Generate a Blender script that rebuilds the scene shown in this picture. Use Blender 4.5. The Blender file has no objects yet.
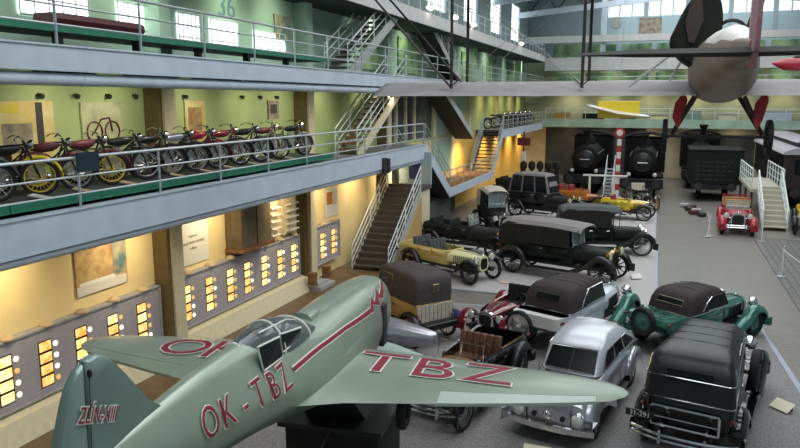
import bpy, math, random
from mathutils import Vector, Matrix
random.seed(7)
PI=math.pi; R=math.radians
sc=bpy.context.scene
C=sc.collection
# ------------------------------------------------------------ materials
def mat(name,col,rough=.5,metal=0,var=0,scale=8,bump=0,col2=None,coat=0,emit=0,spec=.5,detail=3):
    m=bpy.data.materials.new(name); m.use_nodes=True
    nt=m.node_tree; b=nt.nodes['Principled BSDF']
    b.inputs['Base Color'].default_value=(*col,1); b.inputs['Roughness'].default_value=rough
    b.inputs['Metallic'].default_value=metal; b.inputs['Coat Weight'].default_value=coat
    b.inputs['Specular IOR Level'].default_value=spec
    b.inputs['Coat Roughness'].default_value=.08
    if emit:
        b.inputs['Emission Color'].default_value=(*col,1); b.inputs['Emission Strength'].default_value=emit
    if var or bump or col2:
        tc=nt.nodes.new('ShaderNodeTexCoord'); nz=nt.nodes.new('ShaderNodeTexNoise')
        nz.inputs['Scale'].default_value=scale; nz.inputs['Detail'].default_value=detail
        nt.links.new(tc.outputs['Object'],nz.inputs['Vector'])
        if var or col2:
            r=nt.nodes.new('ShaderNodeValToRGB')
            c2=col2 or tuple(max(0,c*(1-var)) for c in col); c1=col if col2 else tuple(min(1,c*(1+var)) for c in col)
            r.color_ramp.elements[0].position=.35; r.color_ramp.elements[1].position=.65
            r.color_ramp.elements[0].color=(*c2,1); r.color_ramp.elements[1].color=(*c1,1)
            nt.links.new(nz.outputs['Fac'],r.inputs['Fac']); nt.links.new(r.outputs['Color'],b.inputs['Base Color'])
            if emit: nt.links.new(r.outputs['Color'],b.inputs['Emission Color'])
        if bump:
            bp=nt.nodes.new('ShaderNodeBump'); bp.inputs['Strength'].default_value=bump; bp.inputs['Distance'].default_value=.02
            nt.links.new(nz.outputs['Fac'],bp.inputs['Height']); nt.links.new(bp.outputs['Normal'],b.inputs['Normal'])
    return m
def glassmat(name,col,alpha=.35,rough=.05):
    m=mat(name,col,rough,0,coat=.5); m.node_tree.nodes['Principled BSDF'].inputs['Alpha'].default_value=alpha
    return m
def brickmat(name,col,col2,mortar,scale,w=.5,h=.25,rough=.6,rot=0,ms=.02):
    m=mat(name,col,rough); nt=m.node_tree; b=nt.nodes['Principled BSDF']
    tc=nt.nodes.new('ShaderNodeTexCoord'); mp=nt.nodes.new('ShaderNodeMapping'); br=nt.nodes.new('ShaderNodeTexBrick')
    mp.inputs['Rotation'].default_value=(0,0,rot)
    br.inputs['Color1'].default_value=(*col,1); br.inputs['Color2'].default_value=(*col2,1); br.inputs['Mortar'].default_value=(*mortar,1)
    br.inputs['Scale'].default_value=scale; br.inputs['Brick Width'].default_value=w; br.inputs['Row Height'].default_value=h; br.inputs['Mortar Size'].default_value=ms
    nt.links.new(tc.outputs['Object'],mp.inputs['Vector']); nt.links.new(mp.outputs['Vector'],br.inputs['Vector'])
    nz=nt.nodes.new('ShaderNodeTexNoise'); nz.inputs['Scale'].default_value=.7; nz.inputs['Detail'].default_value=6
    nt.links.new(tc.outputs['Object'],nz.inputs['Vector'])
    mx=nt.nodes.new('ShaderNodeMixRGB'); mx.blend_type='MULTIPLY'; mx.inputs['Fac'].default_value=.35
    nt.links.new(br.outputs['Color'],mx.inputs['Color1']); nt.links.new(nz.outputs['Color'],mx.inputs['Color2'])
    hs=nt.nodes.new('ShaderNodeHueSaturation'); hs.inputs['Saturation'].default_value=.0
    nt.links.new(nz.outputs['Color'],hs.inputs['Color']); nt.links.new(hs.outputs['Color'],mx.inputs['Color2'])
    nt.links.new(mx.outputs['Color'],b.inputs['Base Color'])
    return m
M={}
def dm(k,*a,**kw): M[k]=mat(k,*a,**kw); return M[k]
dm('wall_yellow',(.88,.70,.36),.85,var=.06,scale=1.2,bump=.03)
dm('wall_green',(.45,.53,.24),.85,var=.06,scale=1.2)
dm('wall_mint',(.40,.56,.44),.85,var=.15,scale=.8)
dm('wall_bluegrey',(.36,.45,.48),.8,var=.08,scale=.6)
dm('wall_cream',(.72,.62,.42),.8,var=.1,scale=1)
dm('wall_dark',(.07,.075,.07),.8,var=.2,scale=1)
dm('roof_dark',(.05,.055,.05),.8,var=.2)
dm('steel_blue',(.58,.66,.75),.42,var=.06,scale=2,spec=.5)
dm('tan_panel',(.55,.36,.14),.6); dm('steel_pale',(.70,.68,.67),.5,var=.06,scale=3)
dm('deck_top',(.20,.20,.19),.6,var=.15,scale=6)
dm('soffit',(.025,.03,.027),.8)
dm('rail',(.55,.60,.62),.3,.5)
dm('rail_white',(.75,.82,.80),.4)
dm('green_trim',(.03,.21,.12),.4,var=.1)
dm('platform_top',(.075,.08,.075),.6,var=.2)
dm('tread',(.085,.07,.055),.7); dm('stringer',(.45,.47,.45),.5)
dm('panel_grey',(.50,.47,.51),.5,.2,var=.05)
dm('brown_floor',(.17,.105,.05),.45,var=.25,scale=1.5)
dm('pad',(.34,.325,.32),.95,col2=(.17,.16,.16),scale=35,bump=.2,detail=5)
dm('pad_far',(.52,.49,.48),.95,col2=(.40,.38,.37),scale=20,detail=4)
dm('pad_edge',(.38,.42,.48),.6)
dm('cream_trim',(.74,.64,.42),.7,var=.05)
dm('black',(.008,.008,.009),.4,coat=.15); dm('black_matte',(.010,.010,.009),.8,var=.2)
dm('gloss_black',(.004,.004,.005),.16,coat=.5)
dm('rubber',(.014,.013,.013),.75); dm('chrome',(.75,.75,.76),.12,1.0); dm('steel',(.5,.5,.5),.35,.9)
dm('dark_metal',(.06,.06,.06),.45,.6)
dm('silver',(.55,.55,.60),.27,.65,coat=.3); dm('silver_light',(.68,.70,.76),.3,.3,coat=.4)
dm('white_paint',(.76,.75,.72),.3,coat=.3); dm('white',(.85,.85,.83),.6)
dm('green_car',(.035,.17,.125),.25,.2,coat=.5); dm('green_pale',(.28,.42,.36),.25,.3,coat=.4)
dm('dark_green',(.005,.010,.007),.55,spec=.3)
dm('soft_brown',(.042,.03,.03),.85,var=.15,scale=30); dm('soft_grey',(.24,.22,.215),.85,var=.1,scale=20)
dm('soft_black',(.012,.012,.015),.38,var=.15,scale=25); dm('soft_taupe',(.075,.062,.06),.85,var=.1,scale=20)
dm('soft_slate',(.085,.095,.095),.85,var=.1,scale=20)
dm('red_car',(.16,.006,.014),.2,coat=.8); dm('fire_red',(.42,.01,.03),.3,coat=.5); dm('yellow_car',(.62,.50,.17),.35,coat=.3)
dm('yellow_pale',(.80,.76,.42),.35,coat=.3); dm('yellow_bright',(.75,.56,.03),.35,coat=.4); dm('ochre',(.55,.33,.08),.4,coat=.3)
dm('wicker',(.58,.52,.42),.7,var=.1,scale=20); dm('leather',(.16,.07,.04),.5,var=.2,scale=12); dm('leather_red',(.3,.03,.04),.45)
dm('wood',(.25,.11,.04),.5,var=.25,scale=6); dm('brass',(.6,.42,.15),.25,.9)
dm('glass_dark',(.006,.008,.009),.2,coat=.0,spec=.3)
M['glass']=glassmat('glass',(.55,.65,.65),.25); M['glass_canopy']=glassmat('glass_canopy',(.10,.12,.13),.72,.12)
dm('plane_green',(.33,.40,.32),.3,.35,var=.05,scale=2,coat=.25); dm('plane_sheen',(.50,.58,.52),.35,.35)
dm('plane_fin',(.24,.33,.29),.35,.3,coat=.2)
dm('marking_red',(.26,.015,.04),.45); dm('marking_white',(.78,.76,.70),.5)
dm('fabric_wing',(.46,.43,.44),.75,var=.08,scale=3); dm('fabric_body',(.25,.20,.15),.5,.1,var=.25,scale=1.5)
dm('fabric_white',(.72,.70,.66),.5,var=.1,scale=2); dm('tail_wood',(.02,.022,.018),.8,spec=.2); dm('rudder_pink',(.48,.24,.28),.6,var=.1)
dm('maroon',(.12,.02,.025),.5); dm('paper',(.75,.72,.66),.8); dm('card_tan',(.62,.48,.28),.8); dm('card_cream',(.75,.70,.52),.8)
dm('navy',(.015,.03,.05),.4); dm('ink',(.06,.05,.05),.7); dm('orange',(.55,.17,.02),.5,coat=.3)
dm('lens',(.8,.8,.75),.08,.3,coat=1); dm('carriage',(.03,.022,.02),.4,var=.1); dm('carriage_roof',(.42,.41,.43),.6,var=.1)
dm('wall_ochre',(.80,.50,.12),.85,var=.06,scale=1.2); dm('loco',(.004,.005,.004),.7,0,spec=.25,var=.2); dm('signal_red',(.5,.03,.03),.5)
dm('art_tan',(.62,.45,.2),.7,col2=(.35,.17,.07),scale=3.5); dm('art_teal',(.12,.22,.22),.7,col2=(.5,.4,.25),scale=4)
dm('poster_yellow',(.68,.50,.16),.7,col2=(.78,.66,.34),scale=2.5); dm('poster_pale',(.62,.62,.36),.7,col2=(.42,.42,.25),scale=3); dm('poster_grey',(.20,.17,.14),.7,col2=(.42,.36,.26),scale=4)
dm('landscape',(.42,.60,.30),.7,col2=(.06,.16,.09),scale=.9,detail=6)
dm('stone_grey',(.42,.41,.40),.7,var=.1)
dm('mint_paint',(.50,.66,.58),.4,coat=.3); dm('ivory_step',(.48,.46,.36),.6); dm('blue_cloth',(.05,.06,.2),.7)
dm('slide_amber',(.95,.38,.05),.4,emit=.95,col2=(1,.72,.28),scale=9); dm('slide_bright',(1,.85,.45),.4,emit=1.25,col2=(1,.55,.12),scale=8)
dm('button_lit',(1,.93,.75),.4,emit=1.3); dm('button_dim',(.9,.55,.2),.4,emit=.6)
dm('daylight_pane',(.82,.93,.93),.3,emit=2.4); dm('daylight_cyan',(.75,.90,.92),.3,emit=1.0); dm('lamp_glow',(1,.9,.75),.3,emit=7)
dm('olive_shade',(.16,.12,.05),.8,var=.1); dm('wall_far',(.48,.52,.36),.85,var=.15,scale=.7); dm('strut_dark',(.05,.035,.03),.5); dm('pane_blue',(.42,.56,.60),.6,var=.06,scale=.5); dm('dark_grey_wall',(.10,.11,.095),.8,var=.3,scale=1.2)
dm('skylight',(.9,.96,1),.3,emit=1.2)
M['floor']=brickmat('floor',(.275,.252,.225),(.245,.225,.20),(.155,.145,.13),1.0,.24,.12,.38,0,.008)
M['cobble']=brickmat('cobble',(.22,.205,.195),(.17,.16,.15),(.07,.065,.06),1.0,.6,.25,.5,R(90),.02)
# ------------------------------------------------------------ mesh builder
class MB:
    def __init__(s): s.v=[]; s.f=[]; s.m=[]; s.mi=0
    def add(s,vs,fs):
        b=len(s.v); s.v+= [tuple(v) for v in vs]
        for f in fs: s.f.append([b+i for i in f]); s.m.append(s.mi)
        return s
    def box(s,x0,x1,y0,y1,z0,z1):
        return s.add([(x,y,z) for x in(x0,x1) for y in(y0,y1) for z in(z0,z1)],[(0,1,3,2),(4,6,7,5),(0,4,5,1),(2,3,7,6),(0,2,6,4),(1,5,7,3)])
    def cbox(s,c,d,rz=0,ry=0,rx=0):
        mt=Matrix.Translation(c)@Matrix.Rotation(rz,4,'Z')@Matrix.Rotation(ry,4,'Y')@Matrix.Rotation(rx,4,'X')
        vs=[mt@Vector((x*d[0]/2,y*d[1]/2,z*d[2]/2)) for x in(-1,1) for y in(-1,1) for z in(-1,1)]
        return s.add(vs,[(0,1,3,2),(4,6,7,5),(0,4,5,1),(2,3,7,6),(0,2,6,4),(1,5,7,3)])
    def loft(s,rings,cap=True,closed=True):
        n=len(rings[0]); vs=[p for r in rings for p in r]; fs=[]
        for i in range(len(rings)-1):
            for j in range(n if closed else n-1):
                k=(j+1)%n; fs.append((i*n+j,i*n+k,(i+1)*n+k,(i+1)*n+j))
        if cap:
            fs.append(tuple(range(n-1,-1,-1))); fs.append(tuple((len(rings)-1)*n+j for j in range(n)))
        return s.add(vs,fs)
    def tube(s,pts,r,n=8,closed=False,cap=True):
        P=[Vector(p) for p in pts]; rr=r if isinstance(r,(list,tuple)) else [r]*len(P)
        rings=[]; up=None
        for i,p in enumerate(P):
            if closed: t=P[(i+1)%len(P)]-P[i-1]
            else: t=P[min(i+1,len(P)-1)]-P[max(i-1,0)]
            t.normalize()
            if up is None: up=Vector((0,0,1)) if abs(t.z)<.9 else Vector((1,0,0))
            a=t.cross(up).normalized(); b=a.cross(t).normalized(); up=b
            rings.append([p+a*(math.cos(2*PI*k/n)*rr[i])+b*(math.sin(2*PI*k/n)*rr[i]) for k in range(n)])
        if closed: rings.append(rings[0]); cap=False
        return s.loft(rings,cap)
    def cyl(s,p0,p1,r,r1=None,n=16): return s.tube([p0,p1],[r,r if r1 is None else r1],n)
    def lathe(s,c,axis,prof,n=20):
        ax=Vector(axis).normalized(); up=Vector((0,0,1)) if abs(ax.z)<.9 else Vector((1,0,0))
        a=ax.cross(up).normalized(); b=a.cross(ax); c=Vector(c)
        return s.loft([[c+ax*h+a*(math.cos(2*PI*k/n)*max(r,.0005))+b*(math.sin(2*PI*k/n)*max(r,.0005)) for k in range(n)] for h,r in prof],True)
    def ell(s,c,rx,ry,rz,n=16,m=10):
        return s.loft([[(c[0]+rx*math.sin(PI*(i+.02)/(m+.04))*math.cos(2*PI*k/n),c[1]+ry*math.sin(PI*(i+.02)/(m+.04))*math.sin(2*PI*k/n),c[2]+rz*math.cos(PI*(i+.02)/(m+.04))) for k in range(n)] for i in range(m+1)],True)
    def torus(s,c,axis,R_,r,n=28,k=8):
        ax=Vector(axis).normalized(); up=Vector((0,0,1)) if abs(ax.z)<.9 else Vector((1,0,0))
        a=ax.cross(up).normalized(); b=a.cross(ax)
        return s.tube([Vector(c)+a*math.cos(2*PI*i/n)*R_+b*math.sin(2*PI*i/n)*R_ for i in range(n)],r,k,closed=True)
    def prism(s,poly,a,b,ax='y'):
        def P(u,v,w): return {'y':(u,w,v),'x':(w,u,v),'z':(u,v,w)}[ax]
        return s.loft([[P(u,v,a) for u,v in poly],[P(u,v,b) for u,v in poly]],True)
    def quad(s,a,b,c,d,t=.008):
        a,b,c,d=map(Vector,(a,b,c,d)); n=(b-a).cross(d-a).normalized()*t/2
        return s.loft([[a-n,b-n,c-n,d-n],[a+n,b+n,c+n,d+n]],True)
    def build(s,name,mats,parent=None,smooth=35,bevel=0,sub=0):
        me=bpy.data.meshes.new(name); me.from_pydata(s.v,[],s.f)
        if not isinstance(mats,(list,tuple)): mats=[mats]
        for m in mats: me.materials.append(M[m] if isinstance(m,str) else m)
        me.polygons.foreach_set('material_index',[min(i,len(mats)-1) for i in s.m])
        me.validate()
        import bmesh
        bm=bmesh.new(); bm.from_mesh(me); bmesh.ops.recalc_face_normals(bm,faces=bm.faces); bm.to_mesh(me); bm.free()
        if smooth:
            me.polygons.foreach_set('use_smooth',[True]*len(me.polygons)); me.set_sharp_from_angle(angle=R(smooth))
        o=bpy.data.objects.new(name,me); C.objects.link(o)
        if parent: o.parent=parent
        if bevel:
            b=o.modifiers.new('b','BEVEL'); b.width=bevel; b.segments=2; b.limit_method='ANGLE'
        if sub:
            b=o.modifiers.new('s','SUBSURF'); b.levels=sub; b.render_levels=sub
        return o
def tag(o,label=None,cat=None,group=None,kind=None):
    for k,v in (('label',label),('category',cat),('group',group),('kind',kind)):
        if v: o[k]=v
    return o
def empty(name,label,cat,loc=(0,0,0),rz=0,group=None):
    o=bpy.data.objects.new(name,None); C.objects.link(o); o.location=loc; o.rotation_euler=(0,0,rz); o.empty_display_size=.2
    return tag(o,label,cat,group)
def S(name,mb,m,**k): return tag(mb.build(name,m,**k),kind='structure')
def setm(mb,i): mb.mi=i; return mb
def clone(o,parent=None):
    c=o.copy(); C.objects.link(c); c.parent=parent
    for ch in list(o.children): clone(ch,c)
    return c
def textmesh(txt,size,off=0,ext=0,sx=1,shear=0):
    cu=bpy.data.curves.new('t','FONT'); cu.body=txt; cu.size=size; cu.offset=off; cu.extrude=ext; cu.align_x='CENTER'; cu.align_y='CENTER'; cu.shear=shear; cu.resolution_u=3
    o=bpy.data.objects.new('t',cu); me=bpy.data.meshes.new_from_object(o)
    vs=[(v.co.x*sx,v.co.y,v.co.z) for v in me.vertices]; fs=[list(p.vertices) for p in me.polygons]
    bpy.data.objects.remove(o); bpy.data.meshes.remove(me); return vs,fs
def text(mb,txt,size,fn,off=0,sx=1,shear=0,z=0):
    vs,fs=textmesh(txt,size,off,.0,sx,shear); return mb.add([fn(x,y,z) for x,y,_ in vs],fs)
def catmull(pts,n=4):
    out=[]
    for i in range(len(pts)-1):
        p0=pts[max(i-1,0)];p1=pts[i];p2=pts[i+1];p3=pts[min(i+2,len(pts)-1)]
        for k in range(n):
            t=k/n; out.append(tuple(.5*((2*b)+(c-a)*t+(2*a-5*b+4*c-d)*t*t+(-a+3*b-3*c+d)*t**3) for a,b,c,d in zip(p0,p1,p2,p3)))
    out.append(tuple(pts[-1])); return out
def sring(x,hw,z0,z1,p=2.5,n=28,yc=0,e=1):
    o=[]
    for k in range(n):
        a=2*PI*(k+.5)/n; c=math.cos(a); s_=math.sin(a)
        y=hw*math.copysign(abs(c)**(2/p),c); z=(z0+z1)/2+(z1-z0)/2*math.copysign(abs(s_)**(2/p),s_)
        if e!=1 and z>(z0+z1)/2:
            q=(z-(z0+z1)/2)/((z1-z0)/2); y*=1-(1-1/e)*q*.9
        o.append((x,y+yc,z))
    return o
def pring(x0,x1,hr,hf,z,r=.15,n=4):
    # plan ring: rectangle from x0 (half width hr) to x1 (half width hf), rounded corners
    o=[]
    for (cx,cy,a0) in ((x1-r,hf-r,0),(x0+r,hr-r,90),(x0+r,-hr+r,180),(x1-r,-hf+r,270)):
        for k in range(n+1):
            a=R(a0+90*k/n); o.append((cx+r*math.cos(a),cy+r*math.sin(a),z))
    return o
# ------------------------------------------------------------ camera, world
cam=bpy.data.cameras.new('camera'); co=bpy.data.objects.new('camera',cam); C.objects.link(co)
cam.sensor_width=36; cam.lens=31.5; co.location=(0,0,6.0)
co.rotation_euler=(R(90-10.045),0,R(20.444)); sc.camera=co; cam.clip_end=300; cam.clip_start=.05
sc.view_settings.view_transform='Standard'; sc.view_settings.look='None'; sc.view_settings.gamma=1; sc.view_settings.exposure=0.0
w=bpy.data.worlds.new('world'); sc.world=w; w.use_nodes=True
w.node_tree.nodes['Background'].inputs[0].default_value=(.55,.62,.68,1); w.node_tree.nodes['Background'].inputs[1].default_value=.6
def area(name,loc,rot,sx,sy,power,col=(1,1,1),spread=180):
    l=bpy.data.lights.new(name,'AREA'); l.shape='RECTANGLE'; l.size=sx; l.size_y=sy; l.energy=power; l.color=col; l.spread=R(spread)
    o=bpy.data.objects.new(name,l); C.objects.link(o); o.location=loc; o.rotation_euler=rot; return o
def spot(name,loc,tgt,power,col,ang=70,blend=.8,r=.08):
    l=bpy.data.lights.new(name,'SPOT'); l.energy=power; l.color=col; l.spot_size=R(ang); l.spot_blend=blend; l.shadow_soft_size=r
    o=bpy.data.objects.new(name,l); C.objects.link(o); o.location=loc
    o.rotation_euler=(Vector(tgt)-Vector(loc)).to_track_quat('-Z','Y').to_euler(); return o
# ------------------------------------------------------------ room
WX=-10.75; EX=-9.05; FY=58.5; RX=13; Y0=-2
S('floor',MB().box(WX-.3,RX+.3,Y0,FY+.3,-.2,0),'floor',smooth=0)
mb=MB().box(WX-.3,WX,Y0,37.6,0,4.05); mb.mi=4; mb.box(WX-.3,WX,37.6,FY,0,4.05); setm(mb,1).box(WX-.3,WX,Y0,FY,4.05,6.7); setm(mb,2).box(WX-.3,WX,Y0,FY,6.7,9.3)
setm(mb,3).box(WX-.3,WX,Y0,FY,9.3,10.35); mb.box(WX-.3,WX,Y0,FY,12.9,14.5)
yy=[Y0,20.2,22.8,26.2,29.2,32.6,35.6,39.0,42.0,45.4,48.4,52,55,FY]
for i in range(0,len(yy),2): mb.box(WX-.3,WX,yy[i],yy[i+1],10.35,12.9)
S('wall_left',mb,['wall_yellow','wall_green','wall_mint','wall_bluegrey','wall_ochre'],smooth=0)
mb=MB().box(WX,RX,FY,FY+.3,0,3.95); setm(mb,1).box(WX,RX,FY,FY+.3,3.95,9.3); setm(mb,2).box(WX,-4.7,FY,FY+.3,9.3,14.5); setm(mb,3).box(-4.7,RX,FY,FY+.3,9.3,12.3); mb.box(-4.7,RX,FY,FY+.3,13.6,14.5)
S('wall_back',mb,['wall_cream','wall_far','wall_bluegrey','pane_blue'],smooth=0)
S('wall_right',MB().box(RX,RX+.3,Y0,FY,0,14.5),'wall_bluegrey',smooth=0)
S('wall_front',MB().box(WX-.3,RX+.3,Y0-.3,Y0,0,14.5),'wall_bluegrey',smooth=0)
# roof with skylight openings
mb=MB()
ys=[Y0-.3,3,8,11,16,19,24,27,32,35,40,43,48,51,56,FY+.3]
for i in range(0,len(ys),2): mb.box(WX-.3,RX+.3,ys[i],ys[i+1],14.5,14.8)
mb.box(WX-.3,-6,Y0,FY,14.5,14.8); mb.box(9,RX+.3,Y0,FY,14.5,14.8)
S('ceiling',mb,'roof_dark',smooth=0)
wn=0
for i in range(1,len(ys)-1,2):
    wn+=1
    r=MB().box(-6,9,ys[i],ys[i+1],14.55,14.6).build('window_%d'%wn,'skylight',smooth=0); tag(r,kind='structure')
    fm=MB()
    for k in range(1,10): fm.box(-6+1.5*k-.03,-6+1.5*k+.03,ys[i],ys[i+1],14.4,14.54)
    fm.build('window_frame','dark_metal',r,smooth=0)
def lit_window(n,P0,du,dv,nu,nv,nrm,mt='daylight_pane',fr='steel_blue',t=.06):
    # pane + mullion frame in the plane spanned by du,dv
    P0,du,dv,nrm=map(Vector,(P0,du,dv,nrm)); a=MB().quad(P0,P0+du,P0+du+dv,P0+dv,.03)
    o=a.build('window_%d'%n,mt,smooth=0); tag(o,kind='structure')
    f=MB()
    for i in range(nu+1):
        p=P0+du*(i/nu)+nrm*.04; f.tube([p,p+dv],t*.6,4)
    for j in range(nv+1):
        p=P0+dv*(j/nv)+nrm*.04; f.tube([p,p+du],t*.6,4)
    f.build('window_frame',fr,o,smooth=0); return o
for i in range(1,len(yy)-1,2):
    wn+=1; lit_window(wn,(WX-.15,yy[i],10.35),(0,yy[i+1]-yy[i],0),(0,0,2.55),3,3,(1,0,0),'daylight_pane','steel_pale')
for k in range(6):
    x0=-4.7+k*2.95; wn+=1; lit_window(wn,(x0+.12,FY+.1,12.3),(2.7,0,0),(0,0,1.3),3,1,(0,-1,0),'daylight_cyan','steel_blue',.1)
mb=MB()
for k in range(7): mb.box(-4.7+k*2.95-.14,-4.7+k*2.95+.14,FY-.05,FY+.3,10.9,13.6)
S('trim_1',mb,'wall_bluegrey',smooth=0)
# ground surfaces
S('trim_2',MB().box(WX,-7.2,Y0,22.6,0,.02),'brown_floor',smooth=0)
S('trim_3',MB().box(4.0,RX,Y0,34,0,.015),'cobble',smooth=0)
def rr(poly_pts,z0,z1): return MB().prism(poly_pts,z0,z1,'z')
def rpoly(pts,r=.35,n=5):
    out=[]; m=len(pts)
    for i in range(m):
        p=Vector(pts[i]); a=(Vector(pts[i-1])-p).normalized(); b=(Vector(pts[(i+1)%m])-p).normalized()
        for k in range(n+1):
            t=k/n; q=p+a*r*(1-t)**2+b*r*t**2; out.append((q.x,q.y))
    return out
def pad(n,label,pts,m1='pad'):
    o=MB().prism(rpoly(pts),0.001,.05,'z').build('display_pad',[m1],smooth=0)
    tag(o,label,'display pad')
    # paler border strip
    c=Vector((sum(p[0] for p in pts)/len(pts),sum(p[1] for p in pts)/len(pts)))
    e=MB(); P=[Vector(p) for p in rpoly(pts)]; k=len(P)
    outer=P; inner=[c+(p-c)*(1-.12/(p-c).length) for p in P]
    e.loft([[(p.x,p.y,.0505) for p in outer],[(p.x,p.y,.058) for p in outer],[(p.x,p.y,.058) for p in inner],[(p.x,p.y,.0505) for p in inner]],cap=False)
    e.build('border','pad_edge',o,smooth=0)
pad(1,'speckled grey carpet pad under the silver saloon and black limousine',[(-6.9,9.3),(3.6,9.3),(3.05,16.2),(2.75,20.6),(-1.4,19.9),(-6.9,19.2)])
pad(2,'pale carpet pad under the big black tourer with the grey hood',[(-8.6,20.9),(.15,20.9),(.1,30.2),(-8.6,30.2)],'pad_far')
pad(3,'pale carpet pad beyond, under the yellow and orange carts',[(-8.6,31.9),(.0,31.9),(-.06,43.2),(-8.6,43.2)],'pad_far')
# pilasters on the left wall
mb=MB(); 
for y in (5.95,12.8,19.55,26.3,33.2,40.0,46.9,53.7):
    mb.mi=0; mb.box(WX,-10.3 if y<30 else -10.6,y,y+.38,0 if y<30 else 4.2,6.7); mb.mi=1; mb.box(WX,-10.3,y,y+.38,6.7,9.3); mb.mi=2; mb.box(WX,-10.35,y-.12,y-.01,0,6.7) if y<30 else None  # olive box on the near side: brown tone, partly shade put into colour
S('trim_4',mb,['cream_trim','wall_mint','olive_shade'],smooth=0)
mb=MB().box(-10.75,-9.85,19.25,20.3,0,.14).box(-10.6,-10.0,19.4,20.15,.14,.22); tag(mb.build('column_plinth','stone_grey',bevel=.01,smooth=0),'pale stone plinth at the foot of the wall column','plinth')
pass
for y0,dsc in ((19.12,'nearer'),(20.12,'farther')):
    tag(MB().box(-10.25,-10.0,y0,y0+.2,.22,.62).build('junction_box','wood',bevel=.01,smooth=0),'small brown box at the %s side of the stone plinth'%dsc,'box')
S('baseboard_left',MB().prism([(WX,0),(-10.2,0),(-10.4,.42),(WX,.5)],Y0,19.4,'y'),'cream_trim',smooth=0)
# ------------------------------------------------------------ left galleries
def walkway(label,segs,z,fz,pz,y0,y1):
    e=empty('gallery_walkway',label,'walkway',(EX,y0,z-.1))
    def B(name,mb,m,**k):
        o=mb.build(name,m,e,**k); o.location=(-EX,-y0,-(z-.1)); return o
    B('deck',MB().box(WX+.01,EX-.05,y0,y1,z-.12,z),'deck_top',smooth=0)
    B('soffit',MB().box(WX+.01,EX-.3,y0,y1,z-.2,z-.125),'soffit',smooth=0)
    f=MB().box(EX-.05,EX,y0,y1,fz,z+.02).box(EX-.16,EX,y0,y1,fz-.025,fz).box(EX-.16,EX+.03,y0,y1,z+.0,z+.03)
    B('fascia_beam',f,'steel_blue',smooth=0)
    p=MB()
    if pz: 
        p.tube([(EX-.16,y0,pz),(EX-.16,y1,pz)],.105,12)
        yy_=y0+1.2
        while yy_<y1: p.cyl((EX-.16,yy_,pz),(EX-.16,yy_+.03,pz),.112,n=12); yy_+=2.05
        B('pipe',p,'steel_blue')
    yy_=y0+.9
    while yy_<y1-.2: B('joist',MB().box(WX+.01,EX-.35,yy_,yy_+.12,z-.42,z-.2),'dark_metal',smooth=0); yy_+=2.3
    return e
def railing(label,pts,zs,step,hoff=0,mt='rail',name='railing',r=.022,brace=False,cat='railing',group=None):
    # pts: polyline of base points; zs heights of rails above base
    e=empty(name,label,cat,pts[0],group=group); o0=Vector(pts[0]); P=[Vector(p)-o0 for p in pts]
    for j,h in enumerate(zs):
        MB().tube([p+Vector((0,0,h)) for p in P],r*(1.25 if j==0 else .8),7).build('handrail' if j==0 else 'rail',mt,e)
    for a,b in zip(P,P[1:]):
        L=(b-a).length; n=max(1,round(L/step))
        for k in range(n+1):
            if k==0 and a is not P[0]: continue
            p=a+(b-a)*(k/n)
            q=MB().tube([p+Vector((0,0,-.3 if brace else -.02)),p+Vector((0,0,zs[0]))],r*1.1,6)
            q.build('post',mt,e)
    return e
walkway('long blue-grey steel walkway of the middle level carrying the motorcycles',0,4.2,3.65,3.56,2.0,27.2)
walkway('blue-grey walkway of the middle level beyond the stairs',0,4.2,3.75,None,42.1,57)
walkway('long blue-grey steel walkway of the upper level',0,6.84,6.48,6.33,2.0,57)
e=empty('gallery_walkway','pale walkway of the top level under the clerestory windows','walkway',(EX,2,9))
def L_(name,mb,m,e=e,off=(-EX,-2,-9),**k):
    o=mb.build(name,m,e,**k); o.location=off; return o
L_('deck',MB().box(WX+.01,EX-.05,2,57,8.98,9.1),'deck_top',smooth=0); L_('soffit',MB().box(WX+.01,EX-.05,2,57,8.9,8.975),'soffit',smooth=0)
L_('fascia_beam',MB().box(EX-.05,EX+.02,2,57,8.93,9.42),'steel_pale',smooth=0)
railing('three-bar steel railing along the middle walkway before the motorcycles',[(EX-.03,5.0,4.2),(EX-.03,27.1,4.2)],[.86,.55,.26],1.97)
railing('steel railing along the middle walkway beyond the stairs',[(EX-.03,42.3,4.2),(EX-.03,56.8,4.2)],[.86,.6,.34],1.4)
railing('three-bar steel railing along the upper walkway',[(EX-.03,3.0,6.84),(EX-.03,20.4,6.84),(EX-.03,20.9,6.84),(EX-.03,56.8,6.84)],[.94,.64,.34],1.97)
railing('thin railing along the top walkway',[(EX-.03,20.0,9.42),(EX-.03,56.8,9.42)],[.8,.45],1.3,mt='rail_white')
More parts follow.
